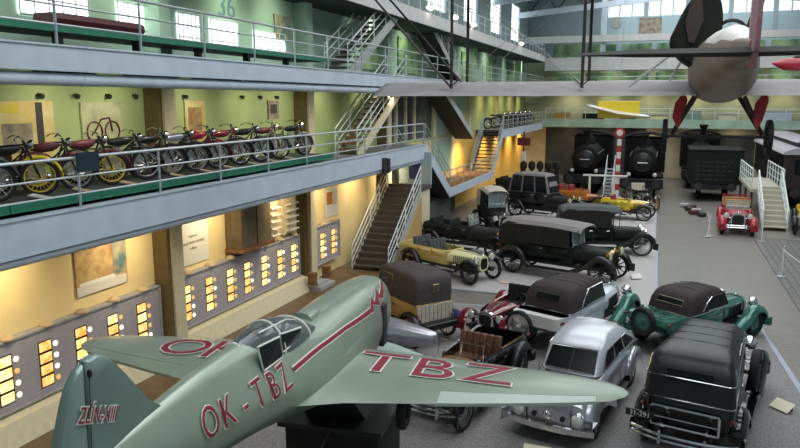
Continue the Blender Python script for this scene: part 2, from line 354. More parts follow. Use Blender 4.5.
# dip in the middle walkway: stairs down, low landing, stairs up
def stair(label,x0,x1,ya,za,yb,zb,mt_t='tread',mt_s='stringer',rails=(True,True),hr=.86,n=None,soffit=None,rm='rail',back=False,rr_=.018,st=.28):
    e=empty('staircase',label,'staircase',((x0+x1)/2,ya,min(za,zb))); o0=Vector(e.location)
    n=n or max(3,round(abs(zb-za)/.19)); dy=(yb-ya)/n; dz=(zb-za)/n
    for k in range(n):
        y=ya+dy*k; zt=za+dz*(k+1) if dz>0 else za+dz*(k)
        if dz<0: zt=za+dz*(k+1)
        m_=MB().box(x0+.04-o0.x,x1-.04-o0.x,min(y,y+dy*1.12)-o0.y,max(y,y+dy*1.12)-o0.y,zt-.05-o0.z,zt-o0.z)
        m_.build('tread',mt_t,e,smooth=0)
        if back: MB().box(x0+.04-o0.x,x1-.04-o0.x,y+dy-.01-o0.y,y+dy+.01-o0.y,zt-.0-o0.z,zt+abs(dz)-.05-o0.z).build('riser',mt_t,e,smooth=0)
    for x in (x0,x1):
        MB().prism([(ya-o0.y,za-st-o0.z),(yb-o0.y,zb-st-o0.z),(yb-o0.y,zb+.06-o0.z),(ya-o0.y,za+.06-o0.z)],x-.025-o0.x,x+.025-o0.x,'x').build('stringer',mt_s,e,smooth=0)
    if soffit: MB().prism([(ya-o0.y,za-st-.03-o0.z),(yb-o0.y,zb-st-.03-o0.z),(yb-o0.y,zb-st+.02-o0.z),(ya-o0.y,za-st+.02-o0.z)],x0-o0.x,x1-o0.x,'x').build('soffit',soffit,e,smooth=0)
    for f,x in zip(rails,(x0,x1)):
        if not f: continue
        for h in (hr,hr*.68,hr*.36):
            MB().tube([(x-o0.x,ya-o0.y,za+h-o0.z),(x-o0.x,yb-o0.y,zb+h-o0.z)],rr_*(1.3 if h==hr else 1),6).build('handrail',rm,e)
        for k in range(5):
            y=ya+(yb-ya)*k/4; z=za+(zb-za)*k/4
            MB().tube([(x-o0.x,y-o0.y,z-o0.z),(x-o0.x,y-o0.y,z+hr-o0.z)],rr_,6).build('post',rm,e)
    return e
stair('grey steel stairs dropping from the middle walkway to the low landing',-10.4,EX,27.2,4.2,30.9,1.95,mt_s='steel_blue',soffit='soffit',st=.42)
stair('grey steel stairs climbing from the low landing to the far walkway',-10.3,EX,39.4,1.95,42.2,4.2,mt_s='steel_blue',st=.4)
e=empty('stair_landing','low steel landing between the two flights of walkway stairs','landing',(EX,30.9,1.9))
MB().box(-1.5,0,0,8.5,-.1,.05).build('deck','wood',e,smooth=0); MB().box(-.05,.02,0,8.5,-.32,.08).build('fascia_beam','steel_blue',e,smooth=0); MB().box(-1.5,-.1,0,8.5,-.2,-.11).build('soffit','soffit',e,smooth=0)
railing('steel railing around the low stair landing',[(EX-.02,30.95,1.95),(EX-.02,39.3,1.95)],[.86,.6,.34],1.2)
gs=stair('steel flight with pale rails climbing from the ground floor under the gallery',-10.15,-8.75,22.3,0,25.8,2.6,rails=(True,True),mt_s='stringer',rm='rail_white',st=.3,back=True)
MB().prism([(.4,0),(3.45,0),(3.45,2.25),(.4,.05)],.73,.77,'x').build('side_panel','tan_panel',gs,smooth=0)
e=empty('stair_landing','small upper landing of the ground floor stairs with a blue panel','landing',(-9.5,25.8,2.6))
MB().box(-.65,.75,0,1.4,-.15,0).build('deck','tread',e,smooth=0); MB().box(-.65,.75,1.3,1.4,0,1.3).build('panel','wall_bluegrey',e,smooth=0); MB().box(-.2,.3,1.27,1.3,.2,1.0).build('poster','blue_cloth',e,smooth=0)
for i in (0,1): MB().box(-.6+i*1.2,-.5+i*1.2,.1,1.3,-2.6,-.15).build('support','cream_trim',e,smooth=0)
stair('pale railed stairs from the middle walkway up to the upper one',-10.3,-9.5,21.4,4.2,26.2,6.84,mt_s='cream_trim',rm='rail_white',mt_t='wood',st=.3)
stair('pale railed stairs from the upper walkway up to the top one',-10.1,-9.3,20.3,6.84,24.6,9.1,mt_s='stringer',rm='rail_white',st=.3)
stair('dark enclosed stairs dropping from the upper walkway near the green wall',-10.6,-9.6,31.0,6.84,37.0,4.2,mt_s='stringer',rails=(False,False),soffit='soffit',st=.25)
stair('shadowed stairs beyond the biplane struts on the upper walkway',-10.4,-9.6,30.0,9.1,34.5,6.84,mt_s='stringer',rm='rail_white',soffit='soffit',st=.25)
# green wall screen behind the low landing
tag(MB().box(WX+.02,-10.5,28.2,29.2,0,4.05).build('wall_panel','wall_mint',smooth=0),'tall pale green panel on the wall behind the dropping stairs','panel')
tag(MB().box(WX+.01,WX+.06,27.3,33.1,4.21,6.38).build('wall_panel','dark_grey_wall',smooth=0),'dark wall panel behind the top of the dropping stairs','panel')
tag(MB().box(WX+.01,WX+.05,33.7,39.0,4.25,6.35).build('wall_panel','wall_mint',smooth=0),'pale mint wall panel beyond the dark one at middle level','panel')
tag(MB().box(WX+.01,WX+.05,33.5,36.6,2.3,4.0).build('wall_panel','wall_mint',smooth=0),'pale mint panel above the low stair landing','panel')
tag(MB().box(WX+.01,WX+.06,29.4,37.5,0,1.6).build('wall_panel','dark_grey_wall',smooth=0),'dark grey wall panel at ground level behind the low landing','panel')
for k in range(3): tag(MB().box(-10.55,-10.45,27.6+k*1.15,27.75+k*1.15,4.21,6.4).build('wall_post','cream_trim',smooth=0),'pale upright against the dark panel, '+['nearest','second','farthest'][k]+' of three','post')
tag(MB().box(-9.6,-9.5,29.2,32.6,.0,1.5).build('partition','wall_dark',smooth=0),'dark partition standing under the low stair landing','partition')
# motorcycle platform
e=empty('display_platform','long low platform with green edge under the motorcycles','platform',(-9.2,4,4.3))
MB().box(-1.5,-.02,0,15.0,0,.11).build('platform_top','platform_top',e,smooth=0)
f=MB()
for k in range(8): f.box(-.02,.02,k*1.87+.01,(k+1)*1.87-.01,-.01,.13)
f.build('edge','green_trim',e,smooth=0)
for k in range(8): MB().box(-.3,-.15,.5+k*1.9,.6+k*1.9,-.1,0).build('foot','dark_metal',e,smooth=0)
e=empty('display_platform','long platform with green edge on the upper walkway','platform',(-9.3,3,7.1))
MB().box(-1.0,-.02,0,16.0,0,.1).build('platform_top','platform_top',e,smooth=0)
f=MB()
for k in range(8): f.box(-.02,.02,k*2+.01,(k+1)*2-.01,-.01,.12)
f.build('edge','green_trim',e,smooth=0)
for k in range(8): MB().box(-.3,-.15,.5+k*1.9,.6+k*1.9,-.26,0).build('foot','dark_metal',e,smooth=0)
# rail mounted sign + clip
tag(MB().cbox((EX+.02,9.2,4.98),(.03,.48,.32)).build('sign_board','navy',smooth=0),'small blank navy sign hung on the gallery railing','sign')
tag(MB().cbox((EX+.05,22.6,3.72),(.1,.25,.6)).cbox((EX+.05,22.95,3.72),(.1,.2,.5)).build('conduit_box','dark_metal',smooth=0),'dark metal box clamped to the walkway fascia','box')
# upper level windows / light displays
for (a,b,z0,z1) in ((7.6,9.0,7.55,8.4),(9.6,11.2,7.5,8.4),(12.0,13.5,7.2,8.0),(13.95,14.75,7.2,8.0),(15.2,16.4,7.2,8.0),(17.2,18.9,7.2,7.9)):
    wn+=1; lit_window(wn,(WX+.03,a,z0),(0,b-a,0),(0,0,z1-z0),5,3,(1,0,0),'daylight_pane','steel_pale',.03)
t_=MB(); text(t_,'36',.8,lambda x,y,z:(WX+.02,16.0+x,8.35+y),.0); tag(t_.build('wall_number',mat('number_ink',(.16,.30,.32),.7),smooth=0),'large number 36 painted on the mint wall','number')
bo=MB().loft([[(-9.95+x*w_,y,z) for x,z in ((-.22,7.22),(.22,7.22),(.3,7.36),(.26,7.46),(-.26,7.46),(-.3,7.36))] for y,w_ in ((9.4,.8),(9.6,1),(11.4,1),(11.7,.6))])
tag(bo.build('model_hull','maroon'),'red-brown boat-shaped hull displayed on the upper walkway','model')
tag(MB().cbox((-10.72,7.0+11.8,6.6+1.5),(.04,.9,.7)).build('poster','art_teal',smooth=0),'mottled teal poster at the far end of the mint wall','poster')
for k,(y,z) in enumerate(((24.6,7.9),(28.5,7.9),(38.5,7.9),(44.5,7.9),(50.5,7.9))):
    tag(MB().box(WX+.02,WX+.06,y,y+2.9,z-.75,z+.75).build('wall_picture','landscape',smooth=0),['wide green landscape picture nearest on the upper wall','second green landscape picture along the upper wall','third green landscape picture beyond the upper stairs','fourth green landscape picture along the upper wall','farthest green landscape picture on the upper left wall'][k],'picture')
# wall spotlights under the upper walkway
for k,y in enumerate((9.88,10.73,11.57,12.36,14.06,16.48,17.4,18.32)):
    m_=MB().lathe((WX,y,6.1),(1,0,-.35),[(0,.03),(.05,.03),(.06,.05),(.11,.055),(.12,.05)],12)
    tag(m_.build('wall_spotlight','dark_metal'),'small dark spotlight on the green-yellow wall above the motorcycles','spotlight','spotlights in a row on the green-yellow wall')
# posters
def poster(label,y0,y1,z0,z1,mt,x=WX+.01,extra=None,cat='poster',name='poster'):
    o=MB().box(x,x+.03,y0,y1,z0,z1).build(name,mt,smooth=0); tag(o,label,cat)
    if extra:
        for nm,a,b,c,d,m2 in extra:
            MB().box(x+.03,x+.036,y0+(y1-y0)*a,y0+(y1-y0)*b,z0+(z1-z0)*c,z0+(z1-z0)*d).build(nm,m2,o,smooth=0)
    return o
poster('yellow poster of a man beside an old car on the upper green wall',8.9,10.16,4.95,5.98,'poster_yellow',extra=[('picture',.1,.6,.12,.62,'poster_grey'),('picture',.68,.8,.1,.98,'ink'),('picture',.02,.4,.8,.97,'yellow_bright')])
def pmoto(o,y0,y1,z0,z1):
    m_=MB(); w_=y1-y0; h=z1-z0
    for a in(.28,.72): m_.torus((WX+.05,y0+w_*a,z0+h*.35),(1,0,0),h*.22,.018,20,5)
    m_.tube([(WX+.05,y0+w_*.28,z0+h*.35),(WX+.05,y0+w_*.45,z0+h*.62),(WX+.05,y0+w_*.66,z0+h*.65),(WX+.05,y0+w_*.72,z0+h*.35)],.02,5)
    m_.build('printed_motorcycle','maroon',o)
p_=poster('pale poster printed with a motorcycle outline',10.84,11.94,5.05,5.96,'poster_pale'); pmoto(p_,10.84,11.94,5.05,5.96)
poster('yellow poster with brown figures right of the nearest upper column',14.05,14.84,4.95,5.98,'poster_yellow',extra=[('picture',.15,.8,.3,.85,'art_tan'),('picture',.2,.5,.05,.3,'ink')])
poster('small grey photograph on the green wall near the last column',17.86,18.45,5.45,5.98,'poster_grey',extra=[('picture',.2,.8,.3,.8,'ink')])
poster('brown and teal art poster hung low on the yellow wall',10.37,11.78,2.12,3.1,'art_tan',extra=[('picture',.72,1,.25,1,'art_teal'),('border',0,.98,0,.2,'paper'),('picture',0.05,.75,.2,.27,'white'),])
o=poster('white sign board with three printed lines left on the yellow wall',13.5,14.72,2.0,3.05,'paper',cat='sign',name='sign_board')
t_=MB()
for k,s_ in enumerate(('Historie','fotografické techniky','a filmu')):
    text(t_,s_,.105,lambda x,y,z:(WX+.045,14.1+x,2.70-k*.15+y),.0)
t_.build('lettering','ink',o,smooth=0)
poster('small white poster with orange print by the ground floor stairs',21.4,22.4,2.0,2.95,'paper',extra=[('picture',.1,.5,.45,.9,'orange'),('picture',.5,.9,.4,.95,'wicker')])
e=empty('projector_cabinet','brown wooden wall cabinet above the light panels','cabinet',(WX+.02,15.5,2.0))
MB().box(0,.5,0,1.5,.1,1.3).build('body',mat('cab_wood',(.16,.12,.07),.5,var=.2,scale=5),e,smooth=0,bevel=.01); MB().box(0,.56,-.05,1.55,0,.1).build('shelf','wood',e,smooth=0); MB().box(.5,.52,.75,.77,.12,1.28).build('door_gap','ink',e,smooth=0)
for (y,lb) in ((17.25,'nearer'),(18.35,'farther')):
    e=empty('leaflet_rack','cream leaflet rack of stacked trays on the yellow wall, the %s of two'%lb,'rack',(WX+.02,y,1.95))
    MB().box(0,.12,0,.75,0,1.15).build('back_board','cream_trim',e,smooth=0)
    for k in range(5): MB().cbox((.2,.4,.12+k*.2),(.22,.5,.05),0,-.3).build('tray','paper',e,smooth=0)
# light panels
def light_panel(label,y0,y1,cols):
    y0*=.985; y1*=.985; cols=[c*.985 for c in cols]
    e=empty('light_panel',label,'light panel',(WX,y0,.55))
    MB().box(0.01,.16,0,y1-y0,0,1.25).build('casing','panel_grey',e,smooth=0,bevel=.01)
    f=MB().box(.0,.2,-.03,y1-y0+.03,1.25,1.29).box(.0,.2,-.03,y1-y0+.03,-.04,0)
    f.box(0,.2,-.04,0,-.04,1.29).box(0,.2,y1-y0,y1-y0+.04,-.04,1.29)
    f.build('trim_frame','stone_grey',e,smooth=0)
    for i,y in enumerate(cols):
        for k in range(4):
            z=.24+k*.225; mt='slide_bright' if random.random()<.5 else 'slide_amber'
            s_=MB().box(.16,.175,y-y0-.135,y-y0+.135,z-.09,z+.09).build('slide',mt,e,smooth=0,bevel=.02)
            MB().box(.155,.168,y-y0-.155,y-y0+.155,z-.112,z+.112).build('slide_frame','black',s_,smooth=0)
            b=MB().cyl((.155,y-y0+.24,z-.02),(.175,y-y0+.24,z-.02),.05,n=14).build('round_lamp','button_lit' if random.random()<.45 else 'button_dim',e)
        MB().lathe((.14,y-y0+.1,1.29),(0,0,1),[(0,.13),(.03,.13),(.07,.08),(.09,.0)],12).build('shade','card_tan',e)
YS=.985
light_panel('long grey light panel of glowing slides nearest on the left wall',7.6,12.78,[7.85,8.64,9.53,10.41,11.29,12.18])
light_panel('middle grey light panel with seven columns of glowing slides',13.55,19.5,[13.79,14.71,15.65,16.49,17.39,18.3,19.15])
light_panel('short grey light panel with two columns beyond the plinth',20.75,22.5,[21.17,22.03])
# ------------------------------------------------------------ vehicles
WC={}
def wheel(parent,x,y,r,w,style='wire',rim='steel',tyre='rubber',steer=0,name='wheel'):
    key=(round(r,3),round(w,3),style,rim)
    if key not in WC:
        t=MB(); n=28; ri=r*(.80 if style=='wire' else .66 if style=='disc' else .86)
        prof=[(ri,-w*.42),(r*.93,-w*.5),(r*.99,-w*.32),(r,0),(r*.99,w*.32),(r*.93,w*.5),(ri,w*.42)]
        t.loft([[(q*math.cos(2*PI*k/n),h,q*math.sin(2*PI*k/n)) for q,h in prof] for k in range(n)]+[[(q,h,0) for q,h in prof]],cap=False)
        m=MB(); m.torus((0,0,0),(0,1,0),ri*.985,r*.035,28,6); m.torus((0,w*.3,0),(0,1,0),ri*.97,r*.03,28,5); m.torus((0,-w*.3,0),(0,1,0),ri*.97,r*.03,28,5)
        hub=r*.13
        m.lathe((0,-w*.55,0),(0,1,0),[(0,hub*.5),(w*.1,hub),(w*1.0,hub),(w*1.1,hub*.5)],12)
        if style=='disc':
            for s_ in(-1,1): m.lathe((0,s_*w*.15,0),(0,s_,0),[(0,ri*.98),(w*.12,ri*.75),(w*.2,ri*.4),(w*.33,ri*.36),(w*.38,0.01)],24)
        else:
            ns=12 if style=='wood' else 20; sr=r*.045 if style=='wood' else r*.014
            for k in range(ns):
                a=2*PI*k/ns; s_=(1 if k%2 else -1)*(.0 if style=='wood' else w*.35)
                m.tube([(hub*.8*math.cos(a),s_,hub*.8*math.sin(a)),(ri*.98*math.cos(a),0,ri*.98*math.sin(a))],sr,4)
        a=m.build(name,rim); b=t.build('tyre',tyre); WC[key]=(a.data,b.data)
        bpy.data.objects.remove(a); bpy.data.objects.remove(b)
    a=bpy.data.objects.new(name,WC[key][0]); b=bpy.data.objects.new('tyre',WC[key][1]); C.objects.link(a); C.objects.link(b)
    a.parent=parent; b.parent=a; a.location=(x,y,r if parent else r); a.rotation_euler=(0,0,steer); return a
def fender(path,yc,w,crown=.05,skirt=.1,side=1):
    mb=MB(); n=9; rings=[]
    P=catmull(path,4)
    for i,(x,z) in enumerate(P):
        a=P[max(i-1,0)]; b=P[min(i+1,len(P)-1)]; dx,dz=b[0]-a[0],b[1]-a[1]; l=math.hypot(dx,dz) or 1; nx,nz=-dz/l,dx/l
        if nz<0 and abs(nz)>.3: nx,nz=-nx,-nz
        out=[];
        for k in range(n):
            u=-1+2*k/(n-1); h=crown*(1-u*u)-(skirt*max(0,(u*side-.7)/.3)); out.append((x+nx*h,yc+u*w/2,z+nz*h))
        inn=[(px-nx*.02,py,pz-nz*.02) for px,py,pz in reversed(out)]
        rings.append(out+inn)
    return mb.loft(rings,True)
def headlamp(e,x,y,z,r,mt='chrome'):
    m=MB().lathe((x-r*1.3,y,z),(1,0,0),[(0,r*.12),(r*.3,r*.6),(r*.8,r*.92),(r*1.3,r),(r*1.4,r*.95)],16)
    h=m.build('headlamp',mt,e); MB().lathe((x+r*.08,y,z),(1,0,0),[(0,r*.93),(r*.12,r*.6),(r*.16,0.01)],16).build('lens','lens',h); return h
def seat(e,x,y,z,w,mt):
    m=MB().box(x-.02,x+.45,y-w/2,y+w/2,z,z+.16); a=m.build('seat',mt,e,bevel=.04)
    n=max(3,int(w/.14)); b=MB()
    for k in range(n): b.cbox((x-.06,y-w/2+w*(k+.5)/n,z+.34),(.14,w/n-.01,.5),0,-.18)
    b.build('seat_back',mt,e,bevel=.03)
def swheel(e,x,y,z,r=.19):
    m=MB().torus((x,y,z),(1,0,.55),r,.014,24,6)
    for a in(0,120,240): m.tube([(x,y,z),(x-.5*r*math.sin(R(a)),y+r*math.cos(R(a)),z+.85*r*math.sin(R(a)))],.008,4)
    m.tube([(x,y,z),(x+.5,y,z-.3)],.015,6); m.build('steering_wheel','black',e)
def car(label,pos,hdg,**K):
    D=dict(cat='car',name='vintage_car',wb=3.0,tw=.70,wr=.40,ww=.14,wst='wire',rim='steel',ro=.65,fo=.15,zs=.42,zb=1.08,hw=.66,xc=.35,hc=.46,hr=.30,zh=1.05,zr=.98,body='black',bon=None,fen='black',fst='flow',
      top=None,topm='soft_black',zt=1.75,tx0=None,tx1=None,rw=True,seats=2,seatm='leather',lamp=.13,lampm='chrome',bump=False,spare=None,grille='chrome',ws=True,doors=2,plate=None,rb=True,fw=.28,louv=True,tyre='rubber',group=None,tail=.12,glass=True,trimc='chrome',lampz=None,panem='glass_dark')
    D.update(K); g=lambda k:D[k]
    e=empty(g('name'),label,g('cat'),(pos[0],pos[1],.058 if D.get('onpad',True) else 0),R(hdg),g('group'))
    wb,tw,wr=g('wb'),g('tw'),g('wr'); xr=-wb/2; xf=wb/2; xt=xr-g('ro'); xrad=xf+g('fo'); zb,zs,hw,xc=g('zb'),g('zs'),g('hw'),g('xc')
    bm=g('body'); bon=g('bon') or bm
    # chassis
    m=MB()
    for s in(-1,1): m.box(xt+.1,xrad+.1,s*.38-.04,s*.38+.04,wr-.02,wr+.1)
    for x in(xr,xf): m.cyl((x,-tw,wr),(x,tw,wr),.045,n=8)
    m.box(xf-.9,xf-.1,-.25,.25,wr-.08,wr+.3)
    m.build('chassis','dark_metal',e)
    for x in(xr,xf):
        for s in(-1,1): wheel(e,x,s*tw,wr,g('ww'),g('wst'),g('rim'),g('tyre'))
    # body tub
    closed=g('top') in('hard','soft')
    t=g('tail')
    b=MB(); xs=xt
    lv=[pring(xs+t*1.6,xc,hw*.86,g('hc')+.02,zs,.12),pring(xs+t*.5,xc,hw*.97,g('hc')+.04,zs+(zb-zs)*.35,.14),pring(xs,xc,hw,g('hc')+.05,zs+(zb-zs)*.75,.15),pring(xs+t*.15,xc,hw*.97,g('hc')+.04,zb,.15)]
    if not closed:
        lv+=[pring(xs+t*.15+.02,xc-.02,hw*.97-.02,g('hc')+.02,zb+.025,.14),pring(xs+t*.15+.06,xc-.06,hw*.97-.07,g('hc')-.03,zb+.01,.1),pring(xs+t*.15+.08,xc-.08,hw*.9-.07,g('hc')-.05,zs+.12,.1)]
    body=b.loft(lv).build('body',bm,e)
    if g('doors'):
        x0=xr+wr*.7; x1=xc-.12; n=g('doors')
        for s in(-1,1):
            for k in range(n):
                a=x0+(x1-x0)*k/n+.015; c=x0+(x1-x0)*(k+1)/n-.015
                def wy(x,f=1.0): 
                    u=(x-xs)/(xc-xs); return (hw+(g('hc')+.05-hw)*u)*f
                d=MB().loft([[(a,s*(wy(a,.93)),zs+.06),(c,s*(wy(c,.93)),zs+.06)],[(a,s*(wy(a)+.008),zs+(zb-zs)*.75),(c,s*(wy(c)+.008),zs+(zb-zs)*.75)],[(a,s*(wy(a,.98)+.004),zb-.02),(c,s*(wy(c,.98)+.004),zb-.02)]],cap=False,closed=False)
                o=d.build('door',bm,e); sm=o.modifiers.new('s','SOLIDIFY'); sm.thickness=.015
                MB().tube([(c-.08,s*(wy(c)+.03),zb-.14),(c-.2,s*(wy(c)+.035),zb-.15)],.012,6).build('door_handle','chrome',o)
    # bonnet
    n=24; zh,zr=g('zh'),g('zr')
    def br(x,hw_,z1): return sring(x,hw_,wr+.12,z1,3.0,n)
    b=MB().loft([br(xc-.02,g('hc')+.03,zh),br((xc+xrad)/2,(g('hc')+g('hr'))/2+.03,(zh+zr)/2+.02),br(xrad-.06,g('hr')+.01,zr)]); bn=b.build('bonnet',bon,e)
    MB().tube([(xc,0,zh+.01),((xc+xrad)/2,0,(zh+zr)/2+.03),(xrad-.05,0,zr+.01)],.012,6).build('bonnet_hinge',g('trimc'),bn)
    if g('louv'):
        for s in(-1,1):
            l=MB()
            for k in range(10):
                u=.2+.06*k; x=xc+(xrad-xc)*u; y=g('hc')+.03+(g('hr')-g('hc'))*u; l.cbox((x,s*(y+.004),wr+.12+(zh-wr-.12)*.5),(.02,.02,.25),0,.1)
            l.build('louvres','dark_metal',bn)
    b=MB().loft([sring(xrad-.07,g('hr')+.03,wr+.02,zr+.04,3.2,n),sring(xrad+.03,g('hr')+.02,wr+.02,zr+.03,3.2,n)]); ra=b.build('radiator',g('grille'),e)
    gr=MB().loft([sring(xrad+.03,g('hr')-.03,wr+.08,zr-.04,3.2,n),sring(xrad+.036,g('hr')-.03,wr+.08,zr-.04,3.2,n)]); 
    for k in range(7): gr.box(xrad+.036,xrad+.045,(-.85+k*.283)*(g('hr')-.04)-.006,(-.85+k*.283)*(g('hr')-.04)+.006,wr+.1,zr-.07)
    gr.build('grille','black',ra); MB().lathe((xrad-.02,0,zr+.03),(0,0,1),[(0,.04),(.03,.045),(.06,.02),(.1,.012),(.11,.002)],10).build('radiator_cap','chrome',ra)
    # fenders and running boards
    Rw=wr+.07
    def arc(cx,a0,a1,k,rx=1,rz=1): return [(cx+Rw*rx*math.cos(R(a0+(a1-a0)*i/k)),wr+Rw*rz*math.sin(R(a0+(a1-a0)*i/k))) for i in range(k+1)]
    zr_=wr*.82
    if g('fst'):
        for s in(-1,1):
            if g('fst')=='flow':
                f=arc(xf,-15,115,6)+[(xf-Rw*.95,wr+Rw*.42),(xf-Rw*1.5,zr_+.12),(xf-Rw*2.0,zr_)]
                q=[(xr+Rw*1.5,zr_),(xr+Rw*1.12,zr_+.1)]+arc(xr,35,188,6)
            elif g('fst')=='flat':
                f=[(xf+Rw*.95,wr+Rw*.75)]+arc(xf,60,120,3)+[(xf-Rw*1.0,wr+Rw*.35),(xf-Rw*1.5,zr_)]
                q=[(xr+Rw*1.3,zr_),(xr+Rw*.9,wr+Rw*.5)]+arc(xr,60,150,4)
            elif g('fst')=='cycle':
                f=arc(xf,0,160,7); q=arc(xr,10,175,7)
            sk=.09 if g('fst')=='flow' else .02; cr=.06 if g('fst')=='flow' else .03
            yc=s*(tw+.02)
            fender(f,yc,g('fw'),cr,sk,s).build('front_fender',g('fen'),e); fender(q,yc,g('fw'),cr,sk,s).build('rear_fender',g('fen'),e)
            if g('rb'): MB().cbox(((xr+xf)/2-Rw*.2,s*(tw+.0),zr_-.02),(wb-Rw*3.3,.26,.035)).build('running_board',g('fen'),e,bevel=.01)
    lz=g('lampz') or zr-.08
    if g('lamp'):
        for s in(-1,1):
            headlamp(e,xrad+.05,s*(g('hr')+.2),lz,g('lamp'),g('lampm'))
        MB().tube([(xrad-.1,-g('hr')-.2,lz-g('lamp')*.9),(xrad-.1,g('hr')+.2,lz-g('lamp')*.9)],.016,6).build('lamp_bar','chrome',e)
    if g('bump'):
        for x,s in ((xrad+.32,1),(xt-.22,-1)):
            o=MB()
            for dz in(-.045,.045): o.tube(catmull([(x-.14*s,-tw-.12,wr+.08+dz),(x,-tw*.6,wr+.08+dz),(x+.03*s,0,wr+.08+dz),(x,tw*.6,wr+.08+dz),(x-.14*s,tw+.12,wr+.08+dz)],3),.028,6)
            for y in(-.35,.35): o.box(min(x,x-.3*s),max(x,x-.3*s),y-.025,y+.025,wr+.02,wr+.12); o.box(x-.02,x+.05*s+.02,y-.02,y+.02,wr-.03,wr+.19)
            o.build('bumper','chrome',e)
    # cockpit
    if g('seats') and not closed:
        seat(e,xc-.85,0,zs+.14,hw*1.5,g('seatm'))
        if g('seats')>1: seat(e,xt+.35+t,0,zs+.16,hw*1.5,g('seatm'))
        swheel(e,xc-.38,.28,zb+.06)
    zt=g('zt')
    if g('ws') and not closed:
        f=MB(); zw=zt-.04 if g('top')=='open' else zb+.42; x=xc-.05; hh=g('hc')+.02
        f.tube([(x,-hh,zb-.02),(x-.08,-hh,zw),(x-.08,hh,zw),(x,hh,zb-.02)],.018,6); f.tube([(x-.04,-hh,zb+.18),(x-.04,hh,zb+.18)],.01,6)
        f=f.build('windscreen_frame',g('trimc'),e); MB().quad((x,-hh,zb),(x,hh,zb),(x-.08,hh,zw),(x-.08,-hh,zw),.008).build('windscreen','glass',f,smooth=0)
    if g('top'):
        x0=g('tx0') if g('tx0') is not None else xt+.02; x1=g('tx1') if g('tx1') is not None else xc-.08
        hq=hw*.97; hf=g('hc')+.04 if closed else hw*.85
        if g('top')=='open':   # raised touring hood, open sides
            r=MB(); 
            pr_=[(x0,zb+.15),(x0+.06,zt-.18),(x0+.35,zt),(x0+(x1-x0)*.6,zt+.03),(x1-.1,zt-.03),(x1+.12,zt-.08)]
            rings=[]
            for x,z in catmull(pr_,3):
                q=[]
                for k in range(11):
                    u=-1+2*k/10; q.append((x,u*hq*1.02,z+.07*(1-u*u)-(.1 if abs(u)==1 else 0)))
                rings.append(q+[(a,b_*.985,c-.025) for a,b_,c in reversed(q)])
            r.loft(rings).build('hood',g('topm'),e)
            bk=MB().loft([[(x0+.0,-hq,zb-.02),(x0+.0,hq,zb-.02),(x0+.55,hq,zb-.02),(x0+.53,hq,zt-.1),(x0+.3,hq,zt-.05),(x0+.08,hq,zt-.2)]],cap=False) if False else MB()
            for s in(-1,1): bk.prism([(x0+.01,zb-.03),(x0+.5,zb-.03),(x0+.65,zt-.06),(x0+.35,zt-.03),(x0+.06,zt-.2)],s*hq-.01,s*hq+.01,'y')
            bk.prism([(x0-.01,zb-.03),(x0+.01,zb-.03),(x0+.08,zt-.1),(x0+.05,zt-.1)],-hq,hq,'y')
            bk=bk.build('hood_rear',D.get('rearm',g('topm')),e)
            MB().quad((x0-.012,-.17,zb+.3),(x0-.012,.17,zb+.3),(x0+.012,.17,zb+.44),(x0+.012,-.17,zb+.44),.02).build('rear_window','glass',bk,smooth=0)
            if D.get('curtain',True):
                for s in(-1,1): MB().prism([(x0+.3,zb-.02),(x1-.25,zb-.02),(x1-.3,zt-.08),(x0+.35,zt-.04)],s*hq*.97-.008,s*hq*.97+.008,'y').build('side_curtain','black_matte',e,smooth=0)
            for s in(-1,1):
                for xx in(x0+(x1-x0)*.5,x1+.02): MB().tube([(xx,s*hq,zb),(xx,s*hq*.98,zt-.08)],.016,6).build('hood_stay','dark_metal',e)
        elif g('top')=='folded':
            f=MB()
            for k in range(3): f.cbox((xt+.15-.04*k,0,zb+.06+.07*k),(.4-.06*k,hq*2.02,.07),0,.05*k)
            f.build('folded_hood',g('topm'),e,bevel=.03)
        else:
            soft=g('top')=='soft'; zt=g('zt'); rx=.16 if soft else .24
            L=[(zb-.01,x0,x1+.04,hq,hf,.1),(zb+(zt-zb)*.45,x0+.05,x1-.05,hq*.97,hf*.98,.12),(zt-.12,x0+.10+rx*.3,x1-.18,hq*.91,hf*.93,.16),(zt-.04,x0+.18+rx*.5,x1-.28,hq*.84,hf*.85,.2),(zt,x0+.35+rx,x1-.5,hq*.65,hf*.65,.2),(zt+.015,x0+.6+rx,x1-.8,hq*.3,hf*.3,.12)]
            if D.get('boxy'): L=[(zb-.01,x0,x1+.04,hq,hf,.08),(zb+(zt-zb)*.45,x0-.02,x1-.02,hq,hf,.08),(zt-.16,x0-.03,x1-.05,hq*.99,hf*.98,.1),(zt-.05,x0+.05,x1-.08,hq*.95,hf*.95,.12),(zt,x0+.2,x1-.2,hq*.82,hf*.82,.12),(zt+.015,x0+.5,x1-.5,hq*.4,hf*.4,.1)]
            cab=MB().loft([pring(a,b_,c,d,z,r_) for z,a,b_,c,d,r_ in L]).build('hood' if soft else 'roof',g('topm'),e,smooth=50)
            def edge(z): 
                for (p,q) in zip(L,L[1:]):
                    if p[0]<=z<=q[0]: u=(z-p[0])/(q[0]-p[0]); return [p[i]+(q[i]-p[i])*u for i in range(6)]
            z0=zb+.05; z1=zt-.15; A=edge(z0); B=edge(z1)
            def sy(E_,x,s): u=(x-E_[1])/(E_[2]-E_[1]); return s*(E_[3]+(E_[4]-E_[3])*u+.012)
            wn_=D.get('sidew') or ([(.42,.95)] if soft else [(.06,.32),(.36,.64),(.68,.95)])
